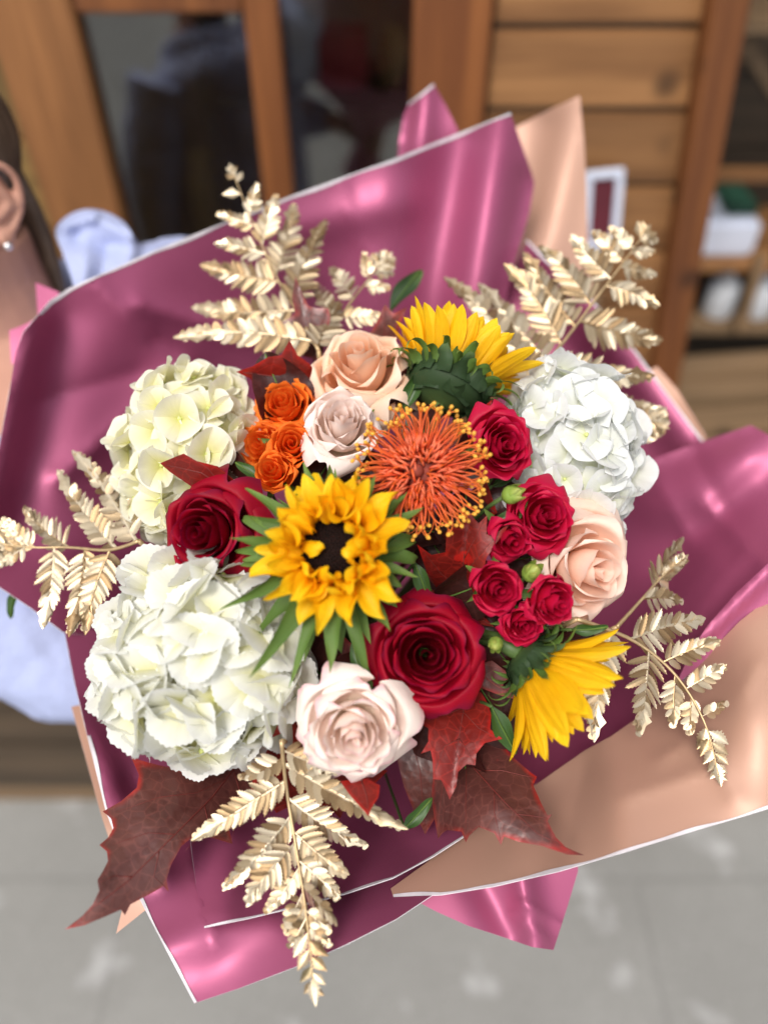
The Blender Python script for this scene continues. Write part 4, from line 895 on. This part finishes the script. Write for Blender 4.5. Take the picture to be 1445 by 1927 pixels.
for a in [('green leaf in the gap left of the orange spray roses', 500, 905, 70, 2.6, .000, 'leaf_green'), ('narrow green leaf under the orange spray roses', 545, 925, 75, -.3, .004, 'leaf_green'),
          ('olive leaf rising behind the top peach rose', 735, 585, 105, .95, -.03, 'calyx'), ('green leaf right of the top peach rose', 760, 770, 95, 1.2, .0, 'leaf_green'),
          ('green leaf between the sunflower and the folded red leaf', 780, 1060, 90, -1.2, .006, 'leaf_green'), ('green leaf beneath the heart of the right crimson cluster', 920, 1000, 90, .6, .01, 'leaf_green'),
          ('green leaf below the red edged maple leaf', 760, 1560, 80, .8, .03, 'leaf_green'), ('green leaf tip poking out below the far left fern', 30, 1110, 60, -1.8, -.01, 'leaf_green'),
          ('green leaf beside the lowest sunflower calyx', 925, 1330, 110, -1.1, .012, 'leaf_green'), ('green leaf behind the round rose bud', 925, 915, 60, .5, -.005, 'leaf_green'),
          ('small green leaf under the rightmost crimson spray rose', 1075, 1185, 70, .1, .03, 'leaf_green'), ('green leaf left of the large lower crimson rose', 690, 1290, 90, 1.9, .006, 'leaf_green')]:
    filler('green_leaf', *a, seed=hash(a[1] * 7 + a[2]) % 97)
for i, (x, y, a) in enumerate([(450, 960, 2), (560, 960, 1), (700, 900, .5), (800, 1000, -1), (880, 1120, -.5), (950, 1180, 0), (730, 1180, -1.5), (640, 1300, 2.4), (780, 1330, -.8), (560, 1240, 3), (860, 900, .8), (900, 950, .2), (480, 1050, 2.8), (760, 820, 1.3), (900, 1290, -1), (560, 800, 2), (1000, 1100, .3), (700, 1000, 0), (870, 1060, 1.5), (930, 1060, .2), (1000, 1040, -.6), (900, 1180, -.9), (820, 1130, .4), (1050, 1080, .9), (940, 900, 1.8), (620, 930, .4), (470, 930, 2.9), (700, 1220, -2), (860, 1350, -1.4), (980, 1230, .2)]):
    filler('gap_filler_leaf', 'maroon filler leaf between the flower heads, coloured dark for the gap shade', x, y, 150, a, -.026, 'maple_gap_shade', i, .75, 'filler leaves coloured dark for the gap shade')  # leaves added to darken the gaps, their shade painted in

# ------------------------------------------------------------------ the shop front behind, and the ground
def wood_mat(name, c1, c2, axis='Z', scale=1.0, rough=.55):
    m, nt, b, out = new_mat(name)
    sc = {'Z': (26, 26, 1.6), 'X': (1.6, 26, 26), 'Y': (26, 1.6, 26)}[axis]
    v = coords(nt, 'Object', tuple(s * scale for s in sc), True)
    n = noise_tex(nt, 1.0, 5, v, .62); n2 = noise_tex(nt, 2.5, 3, coords(nt, 'Object', (1, 1, 1), True))
    c = ramp(nt, n, [(.36, tuple(k * .8 for k in c1)), (.64, tuple(k * 1.08 for k in c2))])
    c = mixc(nt, math_node(nt, 'MULTIPLY', n2, .5), c, tuple(k * .6 for k in c1))
    vo = nt.nodes.new('ShaderNodeTexVoronoi'); vo.inputs['Scale'].default_value = 5.5; nt.links.new(coords(nt, 'Object', (1, 1, 1), True), vo.inputs['Vector'])
    c = mixc(nt, ramp(nt, vo.outputs['Distance'], [(.06, (.85, .85, .85)), (.17, (0, 0, 0))]), c, tuple(k * .25 for k in c1))
    oi = nt.nodes.new('ShaderNodeObjectInfo'); hv = nt.nodes.new('ShaderNodeHueSaturation'); nt.links.new(c, hv.inputs['Color'])
    nt.links.new(math_node(nt, 'ADD', .85, math_node(nt, 'MULTIPLY', oi.outputs['Random'], .3)), hv.inputs['Value'])
    nt.links.new(hv.outputs[0], b.inputs['Base Color']); b.inputs['Roughness'].default_value = rough; bump(nt, b, n, .4, .002)
    return m
M['wood'] = wood_mat('stained door wood', (.20, .078, .022), (.33, .14, .046), 'Z')
M['wood_red'] = wood_mat('reddish door wood', (.19, .058, .014), (.28, .098, .025), 'Z')
M['wood_h'] = wood_mat('pale plank wood', (.24, .105, .036), (.37, .18, .068), 'X')
M['wood_old'] = wood_mat('weathered bench wood', (.19, .12, .062), (.28, .175, .095), 'X')
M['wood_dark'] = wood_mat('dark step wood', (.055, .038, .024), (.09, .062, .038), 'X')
M['room'] = simple_mat('dark room', (.26, .19, .15), .8, scale=4, vary=.4)
M['white_box'] = simple_mat('pale carton', (.62, .66, .78), .6, scale=12, vary=.08)
M['white_jug'] = simple_mat('white plastic', (.68, .71, .76), .45, scale=8, vary=.06)
M['grey_paper'] = simple_mat('grey paper', (.42, .43, .48), .7, scale=20, vary=.15)
M['green_box'] = simple_mat('green box', (.02, .07, .045), .5, scale=12)
M['navy'] = simple_mat('navy box', (.012, .015, .035), .5, scale=12)
M['red_box'] = simple_mat('dull red box', (.30, .03, .04), .6, scale=12)
M['ochre'] = simple_mat('ochre pot', (.38, .26, .12), .6, scale=12)
M['maroon'] = simple_mat('maroon card', (.10, .012, .022), .6, scale=12)
def concrete():
    m, nt, b, out = new_mat('grey concrete')
    n = noise_tex(nt, 2.2, 6, coords(nt), .6); f = noise_tex(nt, 90, 4, coords(nt)); s = noise_tex(nt, 7.5, 3, coords(nt), .5)
    c = ramp(nt, n, [(.3, (.19, .187, .175)), (.7, (.26, .257, .243))])
    c = mixc(nt, ramp(nt, s, [(.60, (0, 0, 0)), (.72, (.55, .55, .55))]), c, (.58, .58, .59))
    d = noise_tex(nt, 4.2, 3, coords(nt, 'Object', (1, 1, 2.3)), .5)
    c = mixc(nt, ramp(nt, d, [(.62, (0, 0, 0)), (.75, (.5, .5, .5))]), c, (.19, .185, .175))
    c = mixc(nt, .12, c, ramp(nt, f, [(.3, (.15, .15, .15)), (.7, (.5, .5, .5))]))
    br = nt.nodes.new('ShaderNodeTexBrick'); br.inputs['Scale'].default_value = 1.0; br.inputs['Brick Width'].default_value = 1.1; br.inputs['Row Height'].default_value = .62; br.inputs['Mortar Size'].default_value = .006; br.inputs['Mortar Smooth'].default_value = .4
    nt.links.new(coords(nt), br.inputs['Vector']); c = mixc(nt, math_node(nt, 'MULTIPLY', br.outputs['Fac'], .22), c, (.10, .095, .09))
    gr = noise_tex(nt, 260, 3, coords(nt)); c = mixc(nt, ramp(nt, gr, [(.62, (0, 0, 0)), (.70, (.6, .6, .6))]), c, (.12, .115, .11))
    nt.links.new(c, b.inputs['Base Color']); b.inputs['Roughness'].default_value = .8; bump(nt, b, math_node(nt, 'SUBTRACT', f, br.outputs['Fac']), .4, .003); return m
M['concrete'] = concrete()
g = obj('ground', mesh_of('ground', [(-40, -40, 0), (40, -40, 0), (40, 40, 0), (-40, 40, 0)], [(0, 1, 2, 3)], M['concrete'])); tag(g, kind='structure')
YF = 1.40
def glass_mat():
    m, nt, b, out = new_mat('window glass'); nt.nodes.remove(b)
    tr = nt.nodes.new('ShaderNodeBsdfTransparent'); tr.inputs[0].default_value = (.86, .88, .86, 1); gl = nt.nodes.new('ShaderNodeBsdfGlossy'); gl.inputs['Roughness'].default_value = .03
    fr = nt.nodes.new('ShaderNodeFresnel'); fr.inputs['IOR'].default_value = 1.5; mx = nt.nodes.new('ShaderNodeMixShader')
    nt.links.new(math_node(nt, 'MULTIPLY', fr.outputs[0], 3.6), mx.inputs[0]); nt.links.new(tr.outputs[0], mx.inputs[1]); nt.links.new(gl.outputs[0], mx.inputs[2]); nt.links.new(mx.outputs[0], out.inputs['Surface'])
    return m
M['glass'] = glass_mat()
dr = thing('shop_door', 'brown wooden glazed door behind the left of the bouquet', 'door', Matrix.Translation((-.22, YF, .12)))
box('stile', (-.612, YF - .03, .12), (-.475, YF + .025, 2.1), M['wood'], dr)
box('stile', (.045, YF - .03, .12), (.166, YF + .025, 2.1), M['wood_red'], dr)
box('muntin', (-.216, YF - .02, .42), (-.163, YF + .02, 1.98), M['wood_red'], dr)
box('rail', (-.474, YF - .024, 1.456), (-.217, YF + .022, 1.52), M['wood_red'], dr)
box('rail', (-.474, YF - .026, 1.98), (.044, YF + .022, 2.1), M['wood'], dr)
box('rail', (-.474, YF - .026, .12), (.044, YF + .022, .42), M['wood'], dr)
for x0, x1, z0, z1 in ((-.474, -.217, .42, 1.455), (-.474, -.217, 1.521, 1.98), (-.162, .044, .42, 1.98)): box('pane', (x0, YF - .003, z0), (x1, YF + .003, z1), M['glass'], dr, 0)
# plank panel with its leaning trim
pp = thing('plank_panel', 'knotty pale wood panel of wide horizontal planks right of the door', 'wall panel', Matrix.Translation((.35, YF, .12)))
zs = [2.1, 1.9, 1.68] + [Q(1120, y, YF).z for y in (48, 205, 345, 468)] + [.95, .80, .66, .50, .34, .12]
def post_x(z):
    a, b2 = Q(1366, 0, YF - .03), Q(1262, 610, YF - .03); return b2.x + (a.x - b2.x) * (z - b2.z) / (a.z - b2.z)
for a, b_ in zip(zs[:-1], zs[1:]):
    box('plank', (.172, YF - .012 + random.uniform(-.003, .003), b_ + .004), (post_x((a + b_) / 2), YF + .014, a - .004), M['wood_h'], pp, .005)
for a in zs[1:-1]: box('batten', (.174, YF + .0005, a - .02), (post_x(a), YF + .02, a + .02), M['wood_dark'], pp, 0)
box('backing', (.168, YF + .022, .12), (.50, YF + .034, 2.1), M['wood_dark'], pp, 0)
pa, pb = Q(1366, 0, YF - .03), Q(1262, 610, YF - .03); pdv = (pa - pb).normalized()
pm = frame((pa + pb) / 2 - pdv * .05, pdv, (0, 1, 0))
obj('trim_post', box_mesh('trim_post', .058, .05, 2.0, M['wood_red'], .004), pp, pp.matrix_basis.inverted() @ Matrix.Translation(pdv * .25) @ pm)
# walls round the door
def wall(name, label, lo, hi, mat, n, along='z'):
    t = thing(name, label, 'wall', Matrix.Translation((lo[0], lo[1], lo[2])))
    for i in range(n):
        a = lo[2] + (hi[2] - lo[2]) * i / n; b2 = lo[2] + (hi[2] - lo[2]) * (i + 1) / n
        box('board', (lo[0], lo[1], a + .002), (hi[0], hi[1], b2 - .002), mat, t, .004)
    return t
M['wood_ochre'] = wood_mat('ochre wall boards', (.20, .12, .035), (.30, .18, .055), 'X')
wall('board_wall', 'ochre boarded wall left of the shop door', (-3.2, YF + .01, .12), (-.622, YF + .06, 2.4), M['wood_ochre'], 14)
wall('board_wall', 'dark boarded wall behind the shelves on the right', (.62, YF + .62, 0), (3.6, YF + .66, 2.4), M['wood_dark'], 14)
wall('header_board', 'boarded header above the shop door', (-.618, YF, 2.11), (.616, YF + .06, 2.4), M['wood'], 2)
rm = obj('shop_interior', None) if False else None
ri = thing('shop_room', 'dim room seen through the glass of the shop door', 'room', Matrix.Translation((-.2, 2.2, .1)))
box('back_wall', (-1.6, 3.0, .1), (.62, 3.05, 2.4), M['room'], ri, 0); box('side_wall', (-1.65, 1.5, .1), (-1.6, 3.0, 2.4), M['room'], ri, 0)
box('side_wall', (.625, 2.1, .1), (.66, 3.0, 2.4), M['room'], ri, 0); box('room_floor', (-1.6, 1.47, .08), (.62, 3.0, .1), M['room'], ri, 0); box('room_ceiling', (-1.6, 1.47, 2.4), (.62, 3.0, 2.44), M['room'], ri, 0)
# things inside the glass
sh = thing('display_shelf', 'dark shelf inside the shop door holding small goods', 'shelf', Matrix.Translation((-.05, 1.8, .1)))
zsh = Q(650, 150, 1.8).z
for z in (zsh, zsh - .34, zsh - .62): box('shelf_board', (-.34, 1.68, z - .02), (.30, 1.95, z), M['wood_dark'], sh)
for x in (-.355, .315): box('upright', (x - .012, 1.68, .1), (x + .012, 1.95, zsh + .3), M['wood_dark'], sh)
def carton(name, label, cat, x0, x1, y0, y1, d, mat, bev=.006, depth=.12, base=None):
    a = Q(x0, y1, d); b2 = Q(x1, y0, d)
    z0 = a.z if base is None else base
    o = obj(name, box_mesh(name, abs(b2.x - a.x), depth, b2.z - z0, M[mat], bev), None, Matrix.Translation(((a.x + b2.x) / 2, d + depth / 2, (z0 + b2.z) / 2)))
    return tag(o, label, cat)
def pot(name, label, cat, x, y0, y1, d, rpx, mat, prof, base=None):
    a = Q(x, y1, d); b2 = Q(x, y0, d); z0 = a.z if base is None else base; h = b2.z - z0; k = (a - CAMP).length / FPX * rpx
    Z = np.array([[(p[0] * k * math.cos(2 * math.pi * i / 20), p[0] * k * math.sin(2 * math.pi * i / 20), p[1] * h) for i in range(21)] for p in prof])
    return tag(obj(name, grid_mesh(name, Z, M[mat]), None, Matrix.Translation((a.x, d + k, z0))), label, cat)
JUG = [(0, 0), (.9, 0), (1, .04), (1, .62), (.92, .74), (.45, .86), (.36, .90), (.36, .98), (.30, 1), (0, 1)]
VASE = [(0, 0), (.6, 0), (.75, .1), (1, .45), (.9, .75), (.6, .92), (.75, 1), (.65, 1), (.5, .9), (0, .2)]
carton('gift_box', 'blurred dull red box behind the right pane of the door', 'box', 600, 690, 70, 128, 1.72, 'red_box', base=zsh)
pot('vase', 'blurred ochre vase behind the glass by the red box', 'vase', 740, 60, 140, 1.72, 24, 'ochre', VASE, base=zsh)
carton('paper_stack', 'blurred pale grey carton at the top of the right pane', 'box', 540, 600, -40, 38, 1.78, 'grey_paper', base=zsh)
pot('vase', 'blurred brown vase low behind the left pane', 'vase', 390, 300, 420, 1.72, 30, 'ochre', VASE, base=zsh - .34)
# shelves and goods at the right
su = thing('shelf_rack', 'open wooden rack with goods at the far right', 'shelf', Matrix.Translation((.95, 1.75, 0)))
YS = 1.62
zr = Q(1380, 332, YS).z; zb = Q(1380, 506, YS).z; zt = Q(1380, 618, YS).z
box('rail', (.64, YS - .01, zr - .012), (1.5, YS + .02, zr + .014), M['wood_h'], su)
box('shelf_board', (.64, YS, zb - .012), (1.5, YS + .32, zb + .010), M['wood_h'], su)
box('shelf_board', (.64, YS, zt - .02), (1.5, YS + .32, zt), M['wood_old'], su)
box('shelf_board', (.64, YS + .02, zr + .25), (1.5, YS + .32, zr + .27), M['wood_old'], su)
for x in (.645, 1.49): box('upright', (x - .015, YS + .28, 0), (x + .015, YS + .33, 1.9), M['wood_old'], su)
a, b2 = Q(1432, 480, YS - .03), Q(1388, 625, YS - .03); dv = (a - b2)
obj('strut', box_mesh('strut', .022, .022, dv.length, M['wood_old'], .003), su, su.matrix_basis.inverted() @ frame((a + b2) / 2, dv, (0, 1, 0)))
a, b2 = Q(1445, 150, YS + .1), Q(1370, 40, YS + .1); dv = (a - b2)
obj('strut', box_mesh('strut', .03, .03, dv.length * 1.6, M['wood_old'], .003), su, su.matrix_basis.inverted() @ frame((a + b2) / 2, dv, (0, 1, 0)))
carton('carton', 'pale blue white carton on the rack at the far right', 'box', 1292, 1438, 418, 492, YS + .03, 'white_box', .01, .2, base=zb + .011)
zc = Q(1360, 418, YS + .03).z + .0005
carton('green_case', 'dark green case lying on the pale carton', 'box', 1362, 1432, 385, 418, YS + .06, 'green_box', .006, .14, base=zc)
carton('paper_stack', 'grey paper stack beside the green case on the pale carton', 'paper', 1302, 1352, 372, 418, YS + .07, 'grey_paper', .003, .14, base=zc)
carton('navy_carton', 'navy carton below the rack shelf beside the post', 'box', 1278, 1318, 522, 616, YS + .03, 'navy', .006, .2, base=zt + .001)
pot('jug', 'white plastic jug under the rack shelf', 'jug', 1350, 520, 614, YS + .03, 26, 'white_jug', JUG, base=zt + .001)
pot('jug', 'second white jug cut off by the right border', 'jug', 1424, 520, 614, YS + .03, 26, 'white_jug', JUG, base=zt + .001)
# bench of weathered boards
bn = thing('work_bench', 'weathered wooden bench top of long boards at the right', 'bench', Matrix.Translation((.62, 1.3, .75)) @ Matrix.Rotation(math.radians(7), 4, 'Z'))
for i in range(4): obj('board', box_mesh('board', 1.1, .088, .035, M['wood_old'], .006), bn, Matrix.Translation((.55, -.13 + i * .097, -.018)))
for x in (.06, 1.0):
    for y in (-.12, .14): obj('leg', box_mesh('leg', .06, .06, .70, M['wood_old'], .005), bn, Matrix.Translation((x, y, -.391)))
obj('apron', box_mesh('apron', 1.0, .03, .12, M['wood_old'], .004), bn, Matrix.Translation((.55, -.16, -.1)))
# small framed card leaning on the planks
fc = Q(1132, 395, YF - .07); cm = Matrix.Translation(fc) @ Matrix.Rotation(-.12, 4, 'X') @ Matrix.Rotation(-.10, 4, 'Y')
cd = thing('framed_card', 'small white framed card standing behind the top right fern', 'sign', cm)
for (sx, sz, px_, pz) in ((.066, .013, 0, .060), (.066, .013, 0, -.060), (.013, .107, -.0265, 0), (.013, .107, .0265, 0)): obj('frame_bar', box_mesh('frame_bar', sx, .012, sz, M['white_box'], .002), cd, Matrix.Translation((px_, 0, pz)))
obj('card', box_mesh('card', .040, .004, .107, M['maroon'], 0), cd, Matrix.Translation((0, .003, 0)))
obj('stand', box_mesh('stand', .02, .01, .24, M['wood_old'], .002), cd, Matrix.Translation((0, .012, -.17)))
# step in front of the shop
st = thing('wooden_step', 'dark wooden step along the foot of the shop front', 'step', Matrix.Translation((0, 1.05, 0)))
for i in range(7):
    y0 = .785 + i * .097; box('board', (-3.2, y0, .085), (2.2, y0 + .092, .118 + random.uniform(-.001, .001)), M['wood_dark'], st, .006)
box('riser', (-3.2, .795, .0), (2.2, .815, .084), M['wood_old'], st, .002)

# ------------------------------------------------------------------ the person holding the bouquet
M['skin'] = simple_mat('skin', (.56, .29, .21), .5, scale=60, vary=.06, bstr=.1)
M['hair'] = wood_mat('brown hair', (.07, .047, .032), (.20, .135, .09), 'Z', 6, .4)
M['knit'] = simple_mat('pale blue jersey', (.40, .45, .68), .9, scale=260, vary=.05, bstr=.5, bdist=.002)
M['denim'] = simple_mat('dark denim', (.03, .04, .07), .85, scale=300)
M['silver'] = simple_mat('silver', (.8, .8, .82), .2, metal=1)
M['shoe'] = simple_mat('dark shoe', (.03, .03, .03), .6)
def loft_vf(rings, n=20, off=0):
    """rings: (centre, axis a, axis b) with a and b the half-axes as vectors"""
    v = []
    for c, a, b in rings:
        for i in range(n):
            w = 2 * math.pi * i / n; v.append(Vector(c) + Vector(a) * math.cos(w) + Vector(b) * math.sin(w))
    f = grid_faces(len(rings), n, off, True); f.append(tuple(off + i for i in reversed(range(n)))); f.append(tuple(off + (len(rings) - 1) * n + i for i in range(n)))
    return v, f
class Bag:
    def __init__(s): s.v = []; s.f = []
    def add(s, vf): 
        o = len(s.v); s.v += list(vf[0]); s.f += [tuple(i + o for i in q) for q in vf[1]]
    def tube(s, pts, r, n=12, m=16): 
        pts = catmull(pts, m) if len(pts) > 2 else [Vector(p) for p in pts]
        if hasattr(r, '__len__'): r = list(np.interp(np.linspace(0, 1, len(pts)), np.linspace(0, 1, len(r)), r))
        q = tube_vf(pts, r, n); s.add((q[0], q[1]))
    def ball(s, c, a, b, d, n=24, shape=None):
        v = []; c = Vector(c)
        rings = []
        for j in range(1, 16):
            p = math.pi * j / 16; rings.append((c - Vector(d) * math.cos(p), Vector(a) * math.sin(p), Vector(b) * math.sin(p)))
        s.add(loft_vf(rings, n))
    def build(s, name, mat, parent, voxel, smooth=6):
        me = mesh_of(name, [p - parent.matrix_basis.translation for p in s.v], s.f, mat)
        o = obj(name, me, parent)
        r = o.modifiers.new('fuse', 'REMESH'); r.mode = 'VOXEL'; r.voxel_size = voxel; r.use_smooth_shade = True
        k = o.modifiers.new('soften', 'SMOOTH'); k.iterations = smooth; k.factor = .5
        return o
Z3 = Vector((0, 0, 1)); FW = Vector((-.58, -.81, 0)).normalized(); SD = Z3.cross(FW)
ear = P(-20, 382, .72)
HC = ear - SD * .070 + FW * .012 + Z3 * .004
pe = thing('person', 'person in a pale blue hooded top with brown hair tied back, holding the bouquet', 'person', Matrix.Translation((-.36, .80, .118)))
bd = Bag()
bd.ball(HC + Z3 * .024 - SD * .004, FW * .084, SD * .060, Z3 * .078); bd.ball(HC + FW * .022 - Z3 * .035, FW * .072, SD * .060, Z3 * .080)
bd.ball(HC + FW * .055 - Z3 * .085, FW * .032, SD * .034, Z3 * .028)            # chin
bd.tube([HC + FW * .085 + Z3 * .025, HC + FW * .103 - Z3 * .010, HC + FW * .108 - Z3 * .022], [.009, .011, .012], 10, 6)   # nose
for s in (-1, 1):
    bd.ball(HC + FW * .083 - Z3 * .022 + SD * s * .009, FW * .010, SD * .008, Z3 * .007); bd.ball(HC + FW * .074 + SD * s * .033 - Z3 * .018, FW * .018, SD * .018, Z3 * .014)
    bd.ball(HC + FW * .078 + SD * s * .030 + Z3 * .030, FW * .012, SD * .022, Z3 * .006)
    e = HC + SD * s * .073 - FW * .012 - Z3 * .004; out = (SD * s * .55 - FW * .45).normalized()
    for pth, r in (([(.012, -.010), (.020, .012), (.010, .030), (-.010, .033), (-.022, .018), (-.020, -.006), (-.008, -.024), (.004, -.032)], .0042),):
        bd.tube([e + FW * a * .95 + Z3 * b_ + out * (.006 - a * .18) for a, b_ in pth], r, 8, 26)
    bd.tube([e + FW * -.004 + Z3 * .018 + out * .004, e - FW * .010 - Z3 * .002 + out * .008, e + FW * .004 - Z3 * .014 + out * .004], .0045, 8, 10)
    bd.ball(e + FW * .004 - Z3 * .033 + out * .007, FW * .009, out * .005, Z3 * .010)
    bd.ball(e - FW * .001 + Z3 * .003 + out * .000, FW * .021, out * .0055, Z3 * .032)
bd.ball(HC + FW * .080 - Z3 * .050, FW * .013, SD * .024, Z3 * .006); bd.ball(HC + FW * .078 - Z3 * .062, FW * .012, SD * .020, Z3 * .006)
NB = HC - Z3 * .205 - FW * .035
bd.add(loft_vf([(HC - Z3 * .06 - FW * .018, FW * .056, SD * .050), (HC - Z3 * .10 - FW * .022, FW * .054, SD * .049), (HC - Z3 * .15 - FW * .028, FW * .056, SD * .056), (NB, FW * .075, SD * .10), (NB - Z3 * .06, FW * .09, SD * .15)]))
# hand round the stems: wrist, palm, five fingers
E0 = P(-90, 1125, .80); WR = BIND - Vector((.085, .012, -.035)); stemdir = (BIND - P(690, 1060, .80)).normalized()
pn = (BIND - WR).normalized(); sd2 = stemdir.cross(pn).normalized()
bd.tube([E0.lerp(WR, .6), WR, WR + pn * .03], [.032, .026, .030], 12, 8)
bd.ball(WR + pn * .048 + sd2 * .030, pn * .045, stemdir * .040, sd2 * .014)
for i, (ln, off) in enumerate(((.95, -.030), (1.05, -.010), (1.0, .010), (.8, .030))):
    b0 = WR + pn * .075 + stemdir * off + sd2 * .030; c0 = BIND + stemdir * off
    bd.tube([b0, c0 + sd2 * .040 + pn * .006, c0 + pn * .040 + sd2 * .012, c0 + pn * .036 * ln - sd2 * .020, c0 + pn * .010 - sd2 * .036 * ln], [.0095, .009, .0085, .008, .0065], 9, 16)
bd.tube([WR + pn * .03 - stemdir * .025 + sd2 * .015, WR + pn * .05 - stemdir * .040 - sd2 * .012, BIND - stemdir * .045 - sd2 * .034, BIND + pn * .02 - stemdir * .043 - sd2 * .036], [.013, .012, .010, .008], 10, 12)
bd.build('body', M['skin'], pe, .0028, 4)
obj('earring', grid_mesh('earring', np.array([[(.0042 * math.sin(q) * math.cos(w), .0042 * math.sin(q) * math.sin(w), .0042 * math.cos(q)) for w in np.linspace(0, 6.2832, 13)] for q in np.linspace(0, math.pi, 9)]), M['silver']), pe, Matrix.Translation(HC + SD * .078 - FW * .008 - Z3 * .041 + SD * .006 - pe.matrix_basis.translation))
hb = Bag()
hb.ball(HC + Z3 * .032 - FW * .012 - SD * .004, FW * .088, SD * .065, Z3 * .082); hb.ball(HC - FW * .046 - Z3 * .012 - SD * .016, FW * .042, SD * .050, Z3 * .055)
for s, w in ((.3, .012), (.55, .010), (0, .014), (-.3, .012), (.75, .007)):
    hb.tube([HC - FW * .072 + SD * (s * .05 - .012) + Z3 * .0, HC - FW * .080 + SD * (s * .055 - .012) - Z3 * .06, HC - FW * .075 + SD * (s * .06 - .008) - Z3 * .12, HC - FW * .07 + SD * s * .05 - Z3 * .19], [w, w * 1.15, w, w * .4], 8, 12)
hb.build('hair', M['hair'], pe, .004, 3)
TC = Vector((-.36, .80, 0))
hd = Bag()
def ring(z, fa, sa, sh=0.0): return (Vector((TC.x, TC.y, z)) + FW * sh, FW * fa, SD * sa)
hd.add(loft_vf([ring(.80, .125, .185), ring(.84, .130, .19), ring(.95, .125, .18), ring(1.08, .125, .185, .01), ring(1.18, .12, .195, .005), ring(1.235, .10, .18, -.01), ring(1.265, .085, .13, -.015), ring(1.285, .07, .085, -.02)], 28))
shL = Vector((TC.x, TC.y, 1.215)) + SD * .17; shR = Vector((TC.x, TC.y, 1.215)) - SD * .17
hd.tube([shL, shL.lerp(E0, .5) + SD * .02, E0 + SD * .005, P(40, 1180, .82), P(150, 1235, .84), P(330, 1240, .87), WR - pn * .02], [.075, .068, .062, .072, .074, .060, .036], 16, 30)
hd.tube([shR, shR - SD * .06 - Z3 * .16, shR - SD * .07 + FW * .02 - Z3 * .32, shR - SD * .05 + FW * .09 - Z3 * .50], [.075, .065, .056, .042], 16, 20)
# hood lying on the back
hd.tube([NB + FW * .07 + SD * .055 - Z3 * .02, NB + SD * .085 + Z3 * .0, NB - FW * .055 + SD * .075 + Z3 * .025, NB - FW * .095 + SD * .0 + Z3 * .03, NB - FW * .055 - SD * .075 + Z3 * .025, NB - SD * .085, NB + FW * .07 - SD * .055 - Z3 * .02], [.020, .026, .034, .038, .034, .026, .020], 14, 36)
hd.ball(NB - FW * .12 - Z3 * .03, FW * .06, SD * .11, Z3 * .075)
hd.tube([P(200, 560, .83), P(330, 520, .87), P(470, 540, .93)], [.045, .042, .04], 12, 10)
ho = hd.build('hooded_top', M['knit'], pe, .0055, 6)
tx = bpy.data.textures.new('folds', 'CLOUDS'); tx.noise_scale = .07
tx2 = bpy.data.textures.new('creases', 'CLOUDS'); tx2.noise_scale = .022
dm2 = ho.modifiers.new('creases', 'DISPLACE'); dm2.texture = tx2; dm2.strength = .005; dm2.texture_coords = 'LOCAL'
dm = ho.modifiers.new('folds', 'DISPLACE'); dm.texture = tx; dm.strength = .014; dm.texture_coords = 'LOCAL'
cf = depth_field([(105, 435, .785), (160, 394, .80), (200, 398, .805), (256, 450, .80), (330, 462, .83), (470, 440, .90), (470, 560, .90), (300, 600, .82), (150, 600, .775), (200, 500, .775), (140, 500, .77)],
    [(120, 425, 175, 408, .010, 12), (175, 408, 245, 440, .012, 14), (150, 450, 225, 470, -.012, 18), (250, 445, 225, 590, .010, 16), (200, 470, 180, 600, -.008, 14), (300, 470, 280, 600, .008, 20), (165, 450, 150, 590, .006, 12), (350, 470, 420, 560, .006, 18)], .0015, 77)
obj('hood', patch_mesh('hood', smooth_outline([(105, 435), (125, 408), (160, 394), (200, 399), (235, 420), (256, 450), (275, 466), (330, 460), (400, 449), (470, 440), (470, 560), (300, 600), (150, 600), (140, 540), (120, 480)]), cf, 8, [M['knit']] * 3, .003, pe.matrix_basis.translation, 5), pe)
jn = Bag()
for s in (-1, 1):
    h = Vector((TC.x, TC.y, 0)) + SD * s * .09
    jn.add(loft_vf([(h + Z3 * .17, FW * .055, SD * .052), (h + Z3 * .35, FW * .058, SD * .055), (h + Z3 * .50, FW * .062, SD * .060), (h + Z3 * .70, FW * .085, SD * .082), (h + Z3 * .84, FW * .11, SD * .095)]))
jn.add(loft_vf([(TC + Z3 * .76, FW * .11, SD * .165), (TC + Z3 * .86, FW * .11, SD * .165)]))
jn.build('trousers', M['denim'], pe, .008, 4)
for s in (-1, 1):
    h = Vector((TC.x, TC.y, .119)) + SD * s * .09; sb = Bag()
    sb.add(loft_vf([(h - FW * .07 + Z3 * .03, SD * .025, Z3 * .03), (h - FW * .03 + Z3 * .045, SD * .038, Z3 * .045), (h + FW * .06 + Z3 * .035, SD * .042, Z3 * .035), (h + FW * .14 + Z3 * .025, SD * .038, Z3 * .025), (h + FW * .17 + Z3 * .018, SD * .02, Z3 * .016)]))
    sb.build('shoe', M['shoe'], pe, .006, 3)
